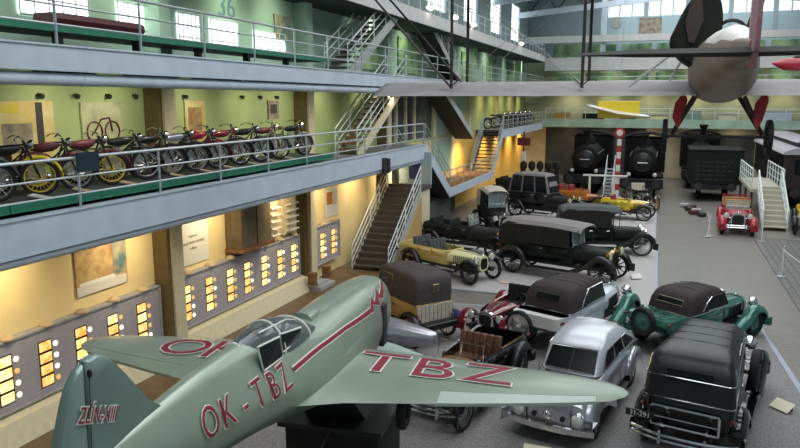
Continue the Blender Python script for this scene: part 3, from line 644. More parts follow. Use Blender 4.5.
            for s in(-1,1):
                for (u0,u1) in wn_:
                    xa=A[1]+(A[2]-A[1])*u0; xb=A[1]+(A[2]-A[1])*u1; xa2=B[1]+(B[2]-B[1])*u0; xb2=B[1]+(B[2]-B[1])*u1
                    w_=MB().quad((xa,sy(A,xa,s),z0),(xb,sy(A,xb,s),z0),(xb2,sy(B,xb2,s),z1),(xa2,sy(B,xa2,s),z1),.015).build('window',g('panem'),e,smooth=0)
                    MB().tube([(xa,sy(A,xa,s*1.01),z0),(xb,sy(A,xb,s*1.01),z0),(xb2,sy(B,xb2,s*1.01),z1),(xa2,sy(B,xa2,s*1.01),z1)],.012,5,closed=True).build('window_trim',g('trimc'),w_)
            MB().quad((A[2]+.01,-hf*.9,z0),(A[2]+.01,hf*.9,z0),(B[2]+.0,hf*.82,z1),(B[2]+.0,-hf*.82,z1),.02).build('windscreen',g('panem'),e,smooth=0)
            if g('rw'):
                rwz0=zb+(zt-zb)*.42; rwz1=zb+(zt-zb)*.66; A2=edge(rwz0); B2=edge(rwz1); ww_=D.get('rww',.33)
                w_=MB().quad((A2[1]-.008,-ww_,rwz0),(A2[1]-.008,ww_,rwz0),(B2[1]-.008,ww_,rwz1),(B2[1]-.008,-ww_,rwz1),.016).build('rear_window',D.get('rwm','glass_dark'),e,smooth=0)
                MB().tube([(A2[1]-.012,-ww_,rwz0),(A2[1]-.012,ww_,rwz0),(B2[1]-.012,ww_,rwz1),(B2[1]-.012,-ww_,rwz1)],.008,5,closed=True).build('window_trim',D.get('rwt',g('trimc')),w_)
            if soft:
                q=MB()
                for s in(-1,1): q.tube([(x0+.5,s*(hq+.01),zb+.08),(x0+.35+.35,s*hq*.97,zb+(zt-zb)*.5),(x0+.95,s*hq*.9,zt-.15)],.014,6)
                if D.get('landau',True): q.build('hood_iron','chrome',e)
            q=MB(); 
            for zz in(D.get('seamz') or [zb+.01]):
                E2=edge(zz) or L[0]; q.tube([(p[0],p[1]*1.01,p[2]) for p in pring(E2[1]-.006,E2[2]+.006,E2[3]+.006,E2[4]+.006,zz,.11)],.011,5,closed=True)
            q.build('waist_trim',g('trimc'),e)
            if D.get('roofseam',soft):
                q=MB()
                for u in(.3,.5,.7):
                    xx=L[3][1]+(L[3][2]-L[3][1])*u; q.tube([(xx,-hq*.84,zt-.035),(xx,-hq*.6,zt+.004),(xx,0,zt+.018),(xx,hq*.6,zt+.004),(xx,hq*.84,zt-.035)],.007,4)
                q.build('seam',g('topm'),cab)
    sp=g('spare')
    if sp=='rear':
        a=wheel(e,xt-.1,0,wr,g('ww'),g('wst'),g('rim'),name='spare_wheel'); a.rotation_euler=(0,R(10),R(90)); a.location=(xt-.1,0,zs+.42)
    elif sp=='side':
        for s in(-1,1): a=wheel(e,xc+.15,s*(hw-.02),wr,g('ww'),g('wst'),g('rim'),name='spare_wheel'); a.location=(xf-Rw-.42,s*(hw+.0),wr+.42)
    if g('plate'):
        o=MB().cbox((xt-.26,tw-.05,wr+.42),(.02,.46,.12)).build('number_plate','black',e,smooth=0)
        t_=MB(); text(t_,g('plate'),.12,lambda x,y,z:(xt-.272,tw-.05-x,wr+.42+y)); t_.build('plate_number','white',o,smooth=0)
    for s in(-1,1):
        MB().lathe((xt+.1,s*(tw-.02),wr+.5 if g('fst')=='flow' else zs+.25),(-1,0,0),[(0,.025),(.1,.035),(.14,.03),(.15,.0)],10).build('tail_lamp','maroon',e)
    return e
# ------------------------------------------------------------ the cars
car('black 1930s limousine seen from behind with leather roof and chrome luggage rack',(1.10,13.95),78,wb=3.25,tw=.72,wr=.38,ww=.16,wst='disc',rim='black',ro=.62,fo=.2,zs=.4,zb=1.05,hw=.73,xc=.62,hc=.5,hr=.3,zh=1.08,zr=1.02,body='gloss_black',fen='gloss_black',fw=.32,
    top='hard',topm='soft_black',zt=1.80,bump=True,rww=.36,spare='side',plate='31-291',tail=.25,lamp=.15,seamz=[1.06,1.42],roofseam=True,rwm='glass_dark',rwt='black')
lm=bpy.data.objects['vintage_car']
xt=-3.25/2-.62
r_=MB(); 
for z in(.62,.95): r_.tube([(xt-.1,-.52,z),(xt-.1,.52,z)],.022,6)
r_.tube([(xt-.1,-.52,z) for z in(.62,.95)],.022,6); r_.tube([(xt-.1,.52,z) for z in(.62,.95)],.022,6); r_.tube([(xt-.1,-.5,.76),(xt-.1,.5,.76)],.012,6)
for y in(-.35,.35): r_.tube([(xt-.1,y,.65),(xt+.2,y,.62)],.015,6)
r_.build('luggage_rack','chrome',lm)
car('green cabriolet with a raised dark brown hood',(1.15,18.6),52,wb=2.85,tw=.68,wr=.36,ww=.15,wst='disc',rim='green_car',ro=.75,fo=.15,zs=.4,zb=.92,hw=.68,xc=.35,hc=.48,hr=.28,zh=.95,zr=.93,body='green_car',fen='green_car',fw=.34,top='soft',topm='soft_brown',zt=1.46,tx0=-1.35,tx1=.5,rww=.38,rwt='cream_trim',spare='rear',tail=.35,lamp=.14,doors=1)
gc=bpy.data.objects['vintage_car.001']; gc.scale=(.94,.94,.96)
for k in range(3): MB().tube([(-2.05,-.42+.29*k,.94),(-2.05,-.19+.29*k,.94),(-1.5,-.19+.29*k,.95),(-1.5,-.42+.29*k,.95)],.012,6,closed=True).build('chrome_strip','chrome',gc)
car('white and silver coupe with a dark brown fabric hood and spare wheel on its tail',(-1.7,17.95),68,wb=2.8,tw=.66,wr=.38,ww=.14,wst='wire',rim='white_paint',ro=.72,fo=.15,zs=.42,zb=1.0,hw=.68,xc=.35,hc=.48,hr=.28,zh=1.0,zr=.97,body='silver_light',bon='silver_light',fen='white_paint',fw=.32,top='soft',topm='soft_brown',zt=1.58,tx0=-1.75,tx1=.3,rww=.3,rwt='ink',tail=.3,lamp=.15,doors=1)
cp=bpy.data.objects['vintage_car.002']
for c_ in cp.children:
    if c_.name.startswith('front_fender'): c_.data.materials[0]=M['green_car']
a=wheel(cp,0,0,.37,.14,'wire','white_paint',name='spare_wheel'); a.location=(-2.3,.38,.66); a.rotation_euler=(0,0,R(90))
MB().loft([pring(-2.3,-1.75,.62,.66,z,.12) for z in(.72,.95,1.0)]).build('tail_box','white_paint',cp)
car('small open red sports car with black seats and exposed engine',(-3.55,17.45),-104,wb=2.05,tw=.56,wr=.33,ww=.10,ro=.5,fo=.12,zs=.32,zb=.72,hw=.44,xc=.1,hc=.36,hr=.2,zh=.8,zr=.75,body='red_car',fen='red_car',fst='cycle',rb=False,rim='red_car',seats=1,seatm='black_matte',lamp=.11,doors=1,fw=.26,ws=False)
car('old black and yellow car with a tall taupe hood and pale ribbed back',(-6.25,16.75),146,onpad=True,wb=2.5,tw=.58,wr=.36,ww=.09,wst='wood',rim='ochre',ro=.25,fo=.1,zs=.5,zb=1.0,hw=.58,xc=.45,hc=.42,hr=.26,zh=.98,zr=.93,body='ochre',bon='ochre',fen='black',fst='flat',top='soft',topm='soft_taupe',zt=1.74,rww=.1,rwm='chrome',landau=False,boxy=True,tail=.08,lamp=.12,fw=.22,sidew=[(.6,.95)],trimc='brass')
yb=bpy.data.objects['vintage_car.004']; q=MB()
for k in range(9): q.cbox((-1.25-.255,-.5+.125*k,.78),(.04,.11,.42))
q.build('ribbed_panel','wicker',yb,bevel=.01)
MB().cbox((-1.65,0,.5),(.3,1.0,.16)).build('fuel_tank','black',yb,bevel=.03)
a=MB().ell((-1.6,-.62,.62),.1,.1,.16).build('horn_lamp','blue_cloth',yb)
car('pale yellow open torpedo with boat-shaped body and black fenders',(-6.6,22.65),-26,wb=2.75,tw=.6,wr=.37,ww=.11,ro=.7,fo=.1,zs=.45,zb=.93,hw=.55,xc=.3,hc=.42,hr=.2,zh=.92,zr=.86,body='yellow_car',bon='yellow_pale',fen='black',fst='flat',grille='yellow_pale',rim='black',seats=2,seatm='soft_slate',lamp=.12,fw=.2,tail=.45,ws=False,lampz=.82)
car('big black tourer with a long pale grey raised hood',(-2.95,23.95),-17,wb=3.2,tw=.68,wr=.43,ww=.13,wst='wood',rim='black',ro=.6,fo=.2,zs=.5,zb=1.12,hw=.66,xc=.6,hc=.46,hr=.3,zh=1.14,zr=1.08,body='dark_green',bon='dark_green',fen='black',fst='flow',top='open',topm='soft_grey',rearm='black_matte',zt=1.82,tx1=.75,rim2=0,lamp=.15,lampm='brass',seatm='black_matte',grille='brass',fw=.26,tail=.1)
car('dark green tourer with a slate hood behind the big black tourer',(-1.95,28.3),14,wb=2.7,tw=.64,wr=.4,ww=.11,ro=.5,fo=.1,zs=.5,zb=1.08,hw=.6,xc=.35,hc=.42,hr=.26,zh=1.06,zr=1.0,body='dark_green',fen='dark_green',fst='flow',top='open',topm='soft_slate',rearm='black_matte',zt=1.82,tx1=.45,lamp=.13,rim='steel',seatm='black_matte',fw=.24)
car('black open veteran car behind the yellow torpedo',(-6.9,26.2),-12,wb=2.8,tw=.62,wr=.42,ww=.1,wst='wood',rim='black',ro=.4,fo=.1,zs=.6,zb=1.15,hw=.58,xc=.3,hc=.4,hr=.24,zh=1.1,zr=1.05,body='black_matte',fen='black',fst='flat',seatm='black_matte',lamp=.12,lampm='brass',fw=.2)
car('black veteran car with a sloping tan canopy beside the low landing',(-6.9,31.0),-60,wb=2.3,tw=.58,wr=.43,ww=.08,wst='wood',rim='black',ro=.3,fo=.1,zs=.6,zb=1.2,hw=.52,xc=.25,hc=.38,hr=.22,zh=1.05,zr=1.0,body='black_matte',fen='black',fst='flat',top='open',topm='wicker',zt=2.0,lamp=.12,lampm='brass',seatm='black_matte',fw=.2,onpad=False)
car('tall black landaulet with a flat pale grey roof at the far end of the rows',(-5.35,35.7),-22,wb=2.9,tw=.64,wr=.44,ww=.11,wst='wood',rim='black',ro=.5,fo=.1,zs=.6,zb=1.3,hw=.64,xc=.5,hc=.46,hr=.28,zh=1.2,zr=1.15,body='black',fen='black',fst='flat',top='hard',topm='soft_grey',zt=2.3,lamp=.13,lampm='brass',fw=.22,trimc='dark_metal')
car('bright yellow open racing car with black fenders on the far pad',(-1.45,37.0),-8,wb=1.8,tw=.6,wr=.38,ww=.1,ro=.4,fo=.1,zs=.45,zb=.95,hw=.48,xc=.2,hc=.38,hr=.24,zh=.95,zr=.9,body='yellow_bright',fen='black',fst='flat',seats=1,seatm='leather_red',lamp=.12,lampm='brass',fw=.2)
car('orange and maroon veteran phaeton with two rows of buttoned seats',(-3.9,38.9),-10,wb=2.2,tw=.6,wr=.42,ww=.07,wst='wood',rim='ochre',ro=.45,fo=.0,zs=.65,zb=1.1,hw=.56,xc=.3,hc=.4,hr=.3,zh=.95,zr=.85,body='orange',fen='black',fst='flat',seats=2,seatm='leather_red',lamp=.1,lampm='brass',ws=False,fw=.18,doors=0)
car('small dark veteran car with brass lamps beside the locomotive front',(-.9,41.0),-70,wb=1.9,tw=.55,wr=.38,ww=.07,wst='wood',rim='ochre',ro=.3,fo=.0,zs=.6,zb=1.0,hw=.5,xc=.2,hc=.38,hr=.26,zh=.9,zr=.8,body='black',fen='black',fst='flat',seats=1,seatm='wicker',lamp=.1,lampm='brass',ws=False,fw=.18,doors=0)
fc=car('open red fire engine car with wooden racks facing the camera by the stairs',(3.45,35.75),-92,onpad=False,name='fire_engine',cat='fire engine',wb=2.7,tw=.62,wr=.37,ww=.13,wst='disc',rim='fire_red',ro=.6,fo=.12,zs=.45,zb=1.0,hw=.62,xc=.4,hc=.46,hr=.28,zh=1.02,zr=.97,body='fire_red',fen='fire_red',fst='flow',seats=2,seatm='wood',lamp=.13,bump=True,fw=.3)
for k in range(3): MB().cbox((-.4-.45*k,0,1.25),(.06,1.2,.3)).build('wooden_rack','ochre',fc,bevel=.01)
MB().tube([(-1.7,-.55,1.45),(.1,-.55,1.5),(.1,.55,1.5),(-1.7,.55,1.45)],.03,6,closed=True).build('rack_rail','fire_red',fc)
car('yellow and black open car at the right edge beside the white stairs',(6.65,36.6),-98,onpad=False,wb=2.5,tw=.62,wr=.38,ww=.12,ro=.5,fo=.1,zs=.45,zb=1.0,hw=.6,xc=.3,hc=.42,hr=.26,zh=1.0,zr=.95,body='yellow_bright',bon='ochre',fen='black',fst='flow',seats=2,lamp=.12,lampm='brass',fw=.24)
car('dark open roadster with brown leather seats half hidden under the airplane wing',(-3.45,13.1),-101,wb=2.75,tw=.62,wr=.36,ww=.13,ro=.5,fo=.15,zs=.4,zb=.88,hw=.62,xc=.25,hc=.44,hr=.26,zh=.9,zr=.86,body='gloss_black',bon='wood',fen='black',fst='flow',seats=1,seatm='leather',lamp=.14,bump=True,fw=.26,tail=.3,ws=False)
rs=bpy.data.objects['vintage_car.015']; MB().tube([(.3,-.5,.9),(.22,-.48,1.2),(.22,.48,1.2),(.3,.5,.9)],.012,6).tube([(.3,0,.9),(.22,0,1.22)],.025,6).build('windscreen_frame','chrome',rs)
# racing cars with pointed tails
def racer(label,pos,hdg,body,length=3.6,num=None):
    e=empty('racing_car',label,'racing car',(pos[0],pos[1],.058),R(hdg))
    m=MB(); secs=[(1.7,.02,.45,.6),(1.55,.22,.3,.78),(.9,.32,.25,.9),(.1,.38,.24,.98),(-.5,.38,.26,1.0),(-1.2,.28,.34,.92),(-1.8,.17,.42,.80),(-1.95,.13,.46,.76),(-1.99,.08,.5,.72)]
    m.loft([sring(x,hw,z0,z1,2.3,24) for x,hw,z0,z1 in secs]).build('body',body,e)
    m=MB().lathe((-.25,0,.93),(0,0,1),[(0,.24),(.09,.25),(.09,.22),(.0,.2)],20); m.build('cockpit','black_matte',e)
    MB().quad((.12,-.22,.97),(.12,.22,.97),(.0,.18,1.16),(.0,-.18,1.16),.01).build('windscreen','glass',e)
    for x in(-1.05,1.15):
        for s in(-1,1): wheel(e,x,s*.62,.33,.11,'wire','steel')
        MB().cyl((x,-.6,.33),(x,.6,.33),.03).build('axle','steel',e)
    MB().tube([(.9,.36,.5),(.2,.46,.4),(-1.6,.42,.42)],.035,8).build('exhaust_pipe','steel',e)
    if num:
        t_=MB(); text(t_,num,.2,lambda x,y,z:(-1.1-x,.3,.62+y)); t_.build('race_number','ink',e,smooth=0)
    return e
racer('bare silver racing car with a blunt pointed tail beside the airplane nose',(-6.5,14.6),177,'silver')
racer('mint green racing car with a number on its tail behind the airplane wing',(-6.2,13.05),177,'mint_paint',num='51')
# streamlined silver saloon ---------------------------------------------------
SS=.95
e=empty('streamlined_saloon','silver streamlined saloon facing the camera, its front below the wing tip','car',(-1.2,13.6,.058),R(-100))
secs=[(2.14,.60,.32,.76,6),(2.10,.66,.30,.84,6),(1.7,.69,.28,.90,4),(1.1,.71,.27,.93,4),(.62,.73,.27,1.0,4),(0,.74,.27,1.04,4),(-.8,.74,.27,1.04,4),(-1.5,.70,.28,.98,3.5),(-2.1,.56,.32,.80,3),(-2.45,.25,.38,.55,3)]
b=MB().loft([sring(x,hw,z0,z1,p,36) for x,hw,z0,z1,p in secs]).build('body','silver',e,smooth=50)
gh=[(1.0,.78,.92),(.86,.8,1.02),(.55,.86,1.0)]
# greenhouse: plan rings
L=[(.96,-1.75,.98,.70,.60,.2),(1.12,-1.5,.84,.69,.60,.22),(1.34,-1.2,.60,.64,.58,.25),(1.46,-.95,.42,.57,.54,.28),(1.53,-.7,.2,.45,.44,.28),(1.56,-.45,-.05,.22,.22,.15)]
MB().loft([pring(a,b_,c,d,z,r_,6) for z,a,b_,c,d,r_ in L]).build('roof','silver_light',e,smooth=60)
def sl_edge(z):
    for p,q in zip(L,L[1:]):
        if p[0]<=z<=q[0]: u=(z-p[0])/(q[0]-p[0]); return [p[i]+(q[i]-p[i])*u for i in range(6)]
for s in(-1,1):
    A=sl_edge(1.05); B=sl_edge(1.33)
    for (u0,u1,w0,w1) in((.08,.34,.22,.36),(.38,.62,.4,.64),(.66,.90,.68,.9)):
        def P(E_,u): 
            x=E_[1]+(E_[2]-E_[1])*u; return (x,s*(E_[3]+(E_[4]-E_[3])*u+.01),E_[0])
        w_=MB().quad(P(A,u0),P(A,u1),P(B,w1),P(B,w0),.02).build('window','glass_dark',e,smooth=0)
        MB().tube([P(A,u0),P(A,u1),P(B,w1),P(B,w0)],.014,6,closed=True).build('window_trim','chrome',w_)
    A=sl_edge(1.02); B=sl_edge(1.36)
    if s==1:
        w_=MB().quad((A[2]+.03,-.50,A[0]),(A[2]+.03,.50,A[0]),(B[2]+.05,.46,B[0]),(B[2]+.05,-.46,B[0]),.06).build('windscreen','glass_dark',e,smooth=0)
        MB().tube([(A[2]+.06,-.5,A[0]),(A[2]+.06,.5,A[0]),(B[2]+.08,.46,B[0]),(B[2]+.08,-.46,B[0])],.014,6,closed=True).tube([(A[2]+.065,0,A[0]),(B[2]+.085,0,B[0])],.008,5).build('window_trim','chrome',w_)
    # fenders
    f=fender([(2.14,.36),(2.12,.62),(1.95,.80),(1.6,.86),(1.2,.78),(.8,.6),(.45,.44)],s*.70,.34,.1,.16,s); f.build('front_fender','silver',e,smooth=50)
    f=fender([(-.85,.42),(-.95,.62),(-1.2,.76),(-1.5,.78),(-1.85,.66),(-2.1,.42)],s*.72,.24,.07,.2,s); f.build('rear_fender','silver',e,smooth=50)
    MB().cbox((-.1,s*.76,.34),(1.2,.14,.05)).build('running_board','dark_metal',e,bevel=.01)
    h=MB().lathe((2.20,s*.56,.62),(1,0,.12),[(-.12,.13),(0,.13),(.03,.12)],20).build('headlamp','chrome',e); MB().lathe((2.22,s*.56,.623),(1,0,.12),[(0,.115),(.02,.1),(.05,.03)],18).build('lens','lens',h)
    MB().lathe((2.142,s*.27,.56),(1,0,0),[(0,.05),(.03,.05),(.035,.03)],16).build('air_hole','black',e)
    for x in(-1.42,1.42): wheel(e,x,s*.66,.34,.16,'disc','silver')
    o=MB().tube([(.62,s*.745,.30),(.62,s*.75,.95)],.006,4).tube([(-.15,s*.755,.30),(-.15,s*.755,1.0)],.006,4).tube([(-.9,s*.75,.36),(-.9,s*.755,1.0)],.006,4); o.build('door_seam','black',e)
    for x in(.0,-.75): MB().tube([(x,s*.77,.9),(x-.13,s*.78,.89)],.014,6).build('door_handle','chrome',e)
MB().tube([(2.13,0,.32),(2.11,0,.7),(1.7,0,.85)],.012,5).build('bonnet_seam','dark_metal',e)
m=MB()
for s in(-1,1): m.tube(catmull([(2.15,s*.42,.36),(2.15,s*.42,.70),(2.1,s*.42,.8)],3),.008,5)
m.build('panel_seam','black',e)
MB().lathe((2.14,0,.62),(1,0,0),[(0,.07),(.1,.085),(.14,.06),(.16,.0)],16).build('centre_lamp','chrome',e)
m=MB().loft([[(2.2-abs(y)**2*.18,y,.30),(2.24-abs(y)**2*.18,y,.32),(2.24-abs(y)**2*.18,y,.42),(2.2-abs(y)**2*.18,y,.44)] for y in [i*.12-.84 for i in range(15)]]); 
for y in(-.4,.4): m.box(1.95,2.2,y-.03,y+.03,.33,.4)
m.build('bumper','chrome',e)
m=MB()
for k in range(5): 
    m.ell((-.85+k*.14,0,1.548-abs(k-2)*.012),.035,.28,.014,12,4)
m.build('roof_louvres','silver_light',e)
swheel(e,.5,.3,1.0,.17); e.scale=(.97,.93,.98)
# cards on the floor near cars
def card(label,x,y,w_=.42,d=.3,rz=0,z=.06,mt='card_cream',tilt=0,group=None):
    o=MB().cbox((0,0,.01 if not tilt else .07),(w_,d,.02),0,0,tilt).build('description_card',mt,smooth=0); 
    if tilt: o2=MB().cbox((0,.06,.05),(w_*.9,.02,.1)).build('stand','dark_metal',o,smooth=0)
    o.location=(x,y,z); o.rotation_euler=(0,0,rz); return tag(o,label,'card',group)
card('cream card on the pad before the silver saloon',-1.62,11.0,.55,.36,.0,.075,tilt=R(25))
card('tan card on the carpet right of the black limousine',2.5,14.6,.4,.26,-.8,.075,tilt=R(30))
card('small white card on the carpet by the black stand',-3.0,10.3,.26,.16,.3,.062,'paper')
card('small tilted card on the pad before the big black tourer',-.55,24.3,.36,.24,.5,.075,'paper',R(30))
card('pale card on the far pad before the yellow racing car',-.75,36.0,.5,.3,.2,.062,'paper')
card('second pale card on the far pad edge',-.75,34.2,.5,.3,.2,.062,'paper')
card('brown edged card on the pad by the yellow torpedo wheels',-4.6,22.2,.3,.2,.5,.062,'card_tan')
# rope stands
def rope_post(label,x,y,tilt=0,h=1.05):
    e=empty('rope_post',label,'post',(x,y,0.016))
    MB().lathe((0,0,0),(0,0,1),[(0,.16),(.02,.16),(.04,.03)],16).build('base','steel',e); MB().tube([(0,0,.03),(tilt,0,h)],.018,8).build('pole','white',e); MB().ell((tilt,0,h),.035,.035,.035,8,6).build('cap','chrome',e)
rope_post('white rope post standing on the cobbles at the right',4.12,26.5)
rope_post('leaning white rope post left of the red fire engine',2.1,33.3,.12); rope_post('second leaning white rope post left of the fire engine',2.25,33.6,-.12)
rope_post('white rope post at the foot of the white stairs',4.25,33.0)
tag(MB().tube([(4.12,26.5,.95),(4.7,25.9,.55),(5.6,25.2,.4),(6.6,24.6,.5),(7.4,24.2,.9)],.015,6).build('rope','white'),'white rope sagging to the right from the cobble post','rope')
tag(MB().lathe((-3.75,33.7,0),(0,0,1),[(0,.3),(.3,.26),(.75,.3),(.8,.34),(.84,.34),(.84,.1),(.95,.12),(1.0,.02)],18).build('wicker_basket','wicker'),'tall pale wicker basket standing between the black cars','basket')
# black stand below the airplane
e=empty('display_stand','black box stand under the airplane wing root','stand',(-3.62,7.6,0),R(6.4))
MB().box(-.55,.62,-.55,.55,0,2.1).build('box','black_matte',e,bevel=.01,smooth=0); MB().box(-.62,.69,-.62,.62,2.1,2.16).build('top','black',e,smooth=0); MB().tube([(.1,-.56,2.22),(-.2,-.56,1.6)],.01,5).build('cable','dark_metal',e)
MB().prism([(-.4,2.16),(.4,2.16),(.2,2.44),(-.2,2.44)],-.3,.3,'y').build('cradle','black',e,smooth=0)
# ------------------------------------------------------------ the low-wing airplane
PX,PY=-3.795,7.616; PH=math.atan2(.11156,.99376)
e=empty('monoplane','pale green low-wing airplane with dark red registration letters','airplane',(PX,PY,0),PH)
FS=[(-5.0,3.62,3.46,.03,1),(-4.6,3.72,3.36,.08,1.2),(-4.0,3.79,3.2,.16,1.4),(-3.2,3.83,3.06,.25,1.8),(-2.4,3.83,2.93,.36,2.2),(-1.7,3.70,2.76,.42,1.8),(-.95,3.57,2.54,.46,1.15),(0,3.56,2.44,.46,1.05),(1.0,3.52,2.40,.43,1),(1.5,3.47,2.42,.39,1),(1.8,3.42,2.46,.35,1),(1.92,3.35,2.54,.28,1)]
def fsec(t):
    for p,q in zip(FS,FS[1:]):
        if p[0]<=t<=q[0]: 
            u=(t-p[0])/(q[0]-p[0]); return [p[i]+(q[i]-p[i])*u for i in range(5)]
    return list(FS[0] if t<FS[0][0] else FS[-1])
def fpt(t,a,off=0):
    _,zt,zb,hw,ee=fsec(t); zc=zb+(zt-zb)*.46; c=math.cos(a); s_=math.sin(a); p=2.3
    h=(zt-zc) if s_>0 else (zc-zb)
    y=(hw+off)*math.copysign(abs(c)**(2/p),c); q=abs(s_)**(2/p); z=zc+(h+off)*math.copysign(q,s_)
    if s_>0: y*=1-(1-1/ee)*q*1.0
    return (y,t,z)
def fside(t,z,off=.012):
    lo,hi=-PI/2,PI/2
    for _ in range(30):
        m_=(lo+hi)/2
        if fpt(t,m_)[2]<z: lo=m_
        else: hi=m_
    return fpt(t,lo,off)
ts=[-5.0+i*.18 for i in range(40)]+[2.16]; ts=[t for t in ts if t<1.92]+[1.92]
MB().loft([[fpt(t,2*PI*k/36) for k in range(36)] for t in ts]).build('fuselage','plane_green',e,smooth=60)
m=MB().lathe((0,1.9,2.94),(0,1,0),[(0,.2),(.02,.2),(.03,.05),(.12,.05),(.13,.0)],16); m.build('propeller_shaft','dark_metal',e)
MB().box(.36,.44,1.0,1.2,2.6,3.2).build('exhaust_panel','dark_metal',e,smooth=0,bevel=.02)
# wings
def wing(name,side,mt='plane_green'):
    st=[(.2,.38,-2.15,2.82,3.08,.20),(.40,.36,-1.92,2.80,3.02,.20),(.7,.34,-1.50,2.80,2.90,.19),(1.25,.30,-1.33,2.80,2.88,.18),(1.9,.24,-1.14,2.80,2.86,.15),(2.6,.16,-.93,2.80,2.85,.12),(3.1,.08,-.76,2.80,2.84,.09),(3.4,-.02,-.62,2.80,2.83,.07),(3.55,-.14,-.46,2.80,2.82,.04),(3.6,-.26,-.34,2.80,2.81,.02)]
    rings=[]
    for s,le,te,zl,zt_,th in st:
        r=[]
        for k in range(9):
            u=k/8; r.append((side*s*(1 if side>0 else .93),le+(te-le)*u,zl+(zt_-zl)*u+th*.62*math.sqrt(max(u,0))*(1-u)*2.0))
        for k in range(7,0,-1):
            u=k/8; r.append((side*s*(1 if side>0 else .93),le+(te-le)*u,zl+(zt_-zl)*u-th*.38*math.sqrt(u)*(1-u)*2.0))
        rings.append(r)
    o=MB().loft(rings).build(name,mt,e,smooth=60); return st
st=wing('wing',1); wing('wing',-1)
def wtop(s,y):
    a=abs(s)/(1 if s>0 else .93)
    for p,q in zip(st,st[1:]):
        if p[0]<=a<=q[0]:
            u=(a-p[0])/(q[0]-p[0]); v=[p[i]+(q[i]-p[i])*u for i in range(6)]; k=min(max((y-v[1])/(v[2]-v[1]),0),1)
            return (s,y,v[3]+(v[4]-v[3])*k+v[5]*.62*math.sqrt(k)*(1-k)*2+.008)
    return (s,y,2.85)
for sd in(-1,1):
    a=MB(); pts=[1.62,1.9,2.6,3.1,3.25]
    def te(s):
        for p,q in zip(st,st[1:]):
            if p[0]<=s<=q[0]: return p[2]+(q[2]-p[2])*(s-p[0])/(q[0]-p[0])
    rg=[]
    for s in pts:
        y1=te(s)-.01; y0=y1+.28-.09*(s-1.6)
        q_=1 if sd>0 else .93; p0=wtop(sd*s*q_,y0); p1=wtop(sd*s*q_,y1+.01); rg.append([(p0[0],p0[1],p0[2]+.004),(p1[0],p1[1]-.01,p1[2]+.004),(p1[0],p1[1]-.01,p1[2]-.03),(p0[0],p0[1],p0[2]-.03)])
    a.loft(rg).build('aileron','plane_sheen' if sd>0 else 'plane_green',e,smooth=0)  # reflection put into the right aileron's paler colour; left keeps wing green
    MB().tube([wtop(sd*s*(1 if sd>0 else .93),te(s)+.27-.09*(s-1.6)) for s in pts]+[wtop(sd*3.25*(1 if sd>0 else .93),te(3.25)+.02)],.006,4).build('hinge_line','dark_metal',e)
m=MB(); m.box(-3.3,-2.9,.0,.01,0,.01) if False else None
# fin, rudder, tailplane
MB().loft([[( -th,y,z) for y,z in pl]+[(th,y,z) for y,z in reversed(pl)] for th,pl in ((.035,[(-3.75,3.80),(-4.0,3.98),(-4.2,4.2),(-4.33,4.4),(-4.42,4.42),(-4.42,3.6)]),)]*1,cap=False) if False else None
def slab(pl,th,m,name,par=e):
    n=len(pl); cy=sum(p[0] for p in pl)/n; cz=sum(p[1] for p in pl)/n
    def sc_(f): return [(cy+(y-cy)*f,cz+(z-cz)*f) for y,z in pl]
    rings=[[(-th,y,z) for y,z in sc_(.93)],[(-th*.6,y,z) for y,z in sc_(.99)],[(0,y,z) for y,z in sc_(1)],[(th*.6,y,z) for y,z in sc_(.99)],[(th,y,z) for y,z in sc_(.93)]]
    return MB().loft(rings).build(name,m,par,smooth=60)
fn=catmull([(-3.6,3.70),(-3.82,3.86),(-3.98,4.04),(-4.13,4.22),(-4.26,4.36),(-4.36,4.41),(-4.46,4.40)],3)+[(-4.47,4.3),(-4.5,3.4),(-3.6,3.4)]
slab(fn,.045,'plane_fin','fin')
rd=[(-4.48,4.39)]+catmull([(-4.53,4.37),(-4.60,4.29),(-4.68,4.12),(-4.78,3.85),(-4.88,3.5),(-4.9,3.3)],3)+[(-4.9,3.1),(-4.52,3.2)]
slab(rd,.035,'plane_fin','rudder')
for sd in(-1,1):
    MB().loft([[(sd*s,le,3.5),(sd*s,(le+te_)/2,3.5+th),(sd*s,te_,3.5),(sd*s,(le+te_)/2,3.5-th)] for s,le,te_,th in((.05,-4.0,-4.85,.05),(.7,-4.15,-4.85,.04),(1.1,-4.35,-4.8,.02),(1.2,-4.5,-4.7,.01))]).build('tailplane','plane_fin',e,smooth=60)
MB().tube([(.046,-4.46,4.32),(.046,-4.5,3.7)],.003,4).build('hinge_line','dark_metal',e); MB().ell((.04,-4.45,4.32),.02,.015,.03,8,6).build('hinge','black',e)
# writing on the airplane
lt=MB()
def side_f(cx,cz,off): return lambda x,y,z:fside(cx+x,cz+y+(0),off)
lt.mi=0; [text(lt,c_,.33,side_f(-3.36+.236*i_,3.49-.018*i_,.014),off=.009,sx=.84,shear=.1) for i_,c_ in enumerate('OK-TBZ')]; lt.mi=1; [text(lt,c_,.33,side_f(-3.36+.236*i_,3.49-.018*i_,.020),off=-.001,sx=.84,shear=.1) for i_,c_ in enumerate('OK-TBZ')]
lt.build('registration',['marking_white','marking_red'],e,smooth=0)
def wl(txt,cx,cy,size,sx=1.15):
    m=MB()
    m.mi=0; text(m,txt,size,lambda x,y,z:tuple(Vector(wtop(cx+x,cy+y))+Vector((0,0,.006))),off=.018,sx=sx)
    m.mi=1; text(m,txt,size,lambda x,y,z:tuple(Vector(wtop(cx+x,cy+y))+Vector((0,0,.012))),off=.0,sx=sx)
    m.build('registration',['marking_white','marking_red'],e,smooth=0)
wl('T',.80,-.42,.88); wl('B',1.42,-.42,.84); wl('Z',2.05,-.38,.80); wl('O',-1.78,-.42,.78); wl('K',-1.18,-.45,.84)
lt=MB(); z0=lambda x,y,z:(.05,-4.43+x,3.98+y+.02*0)
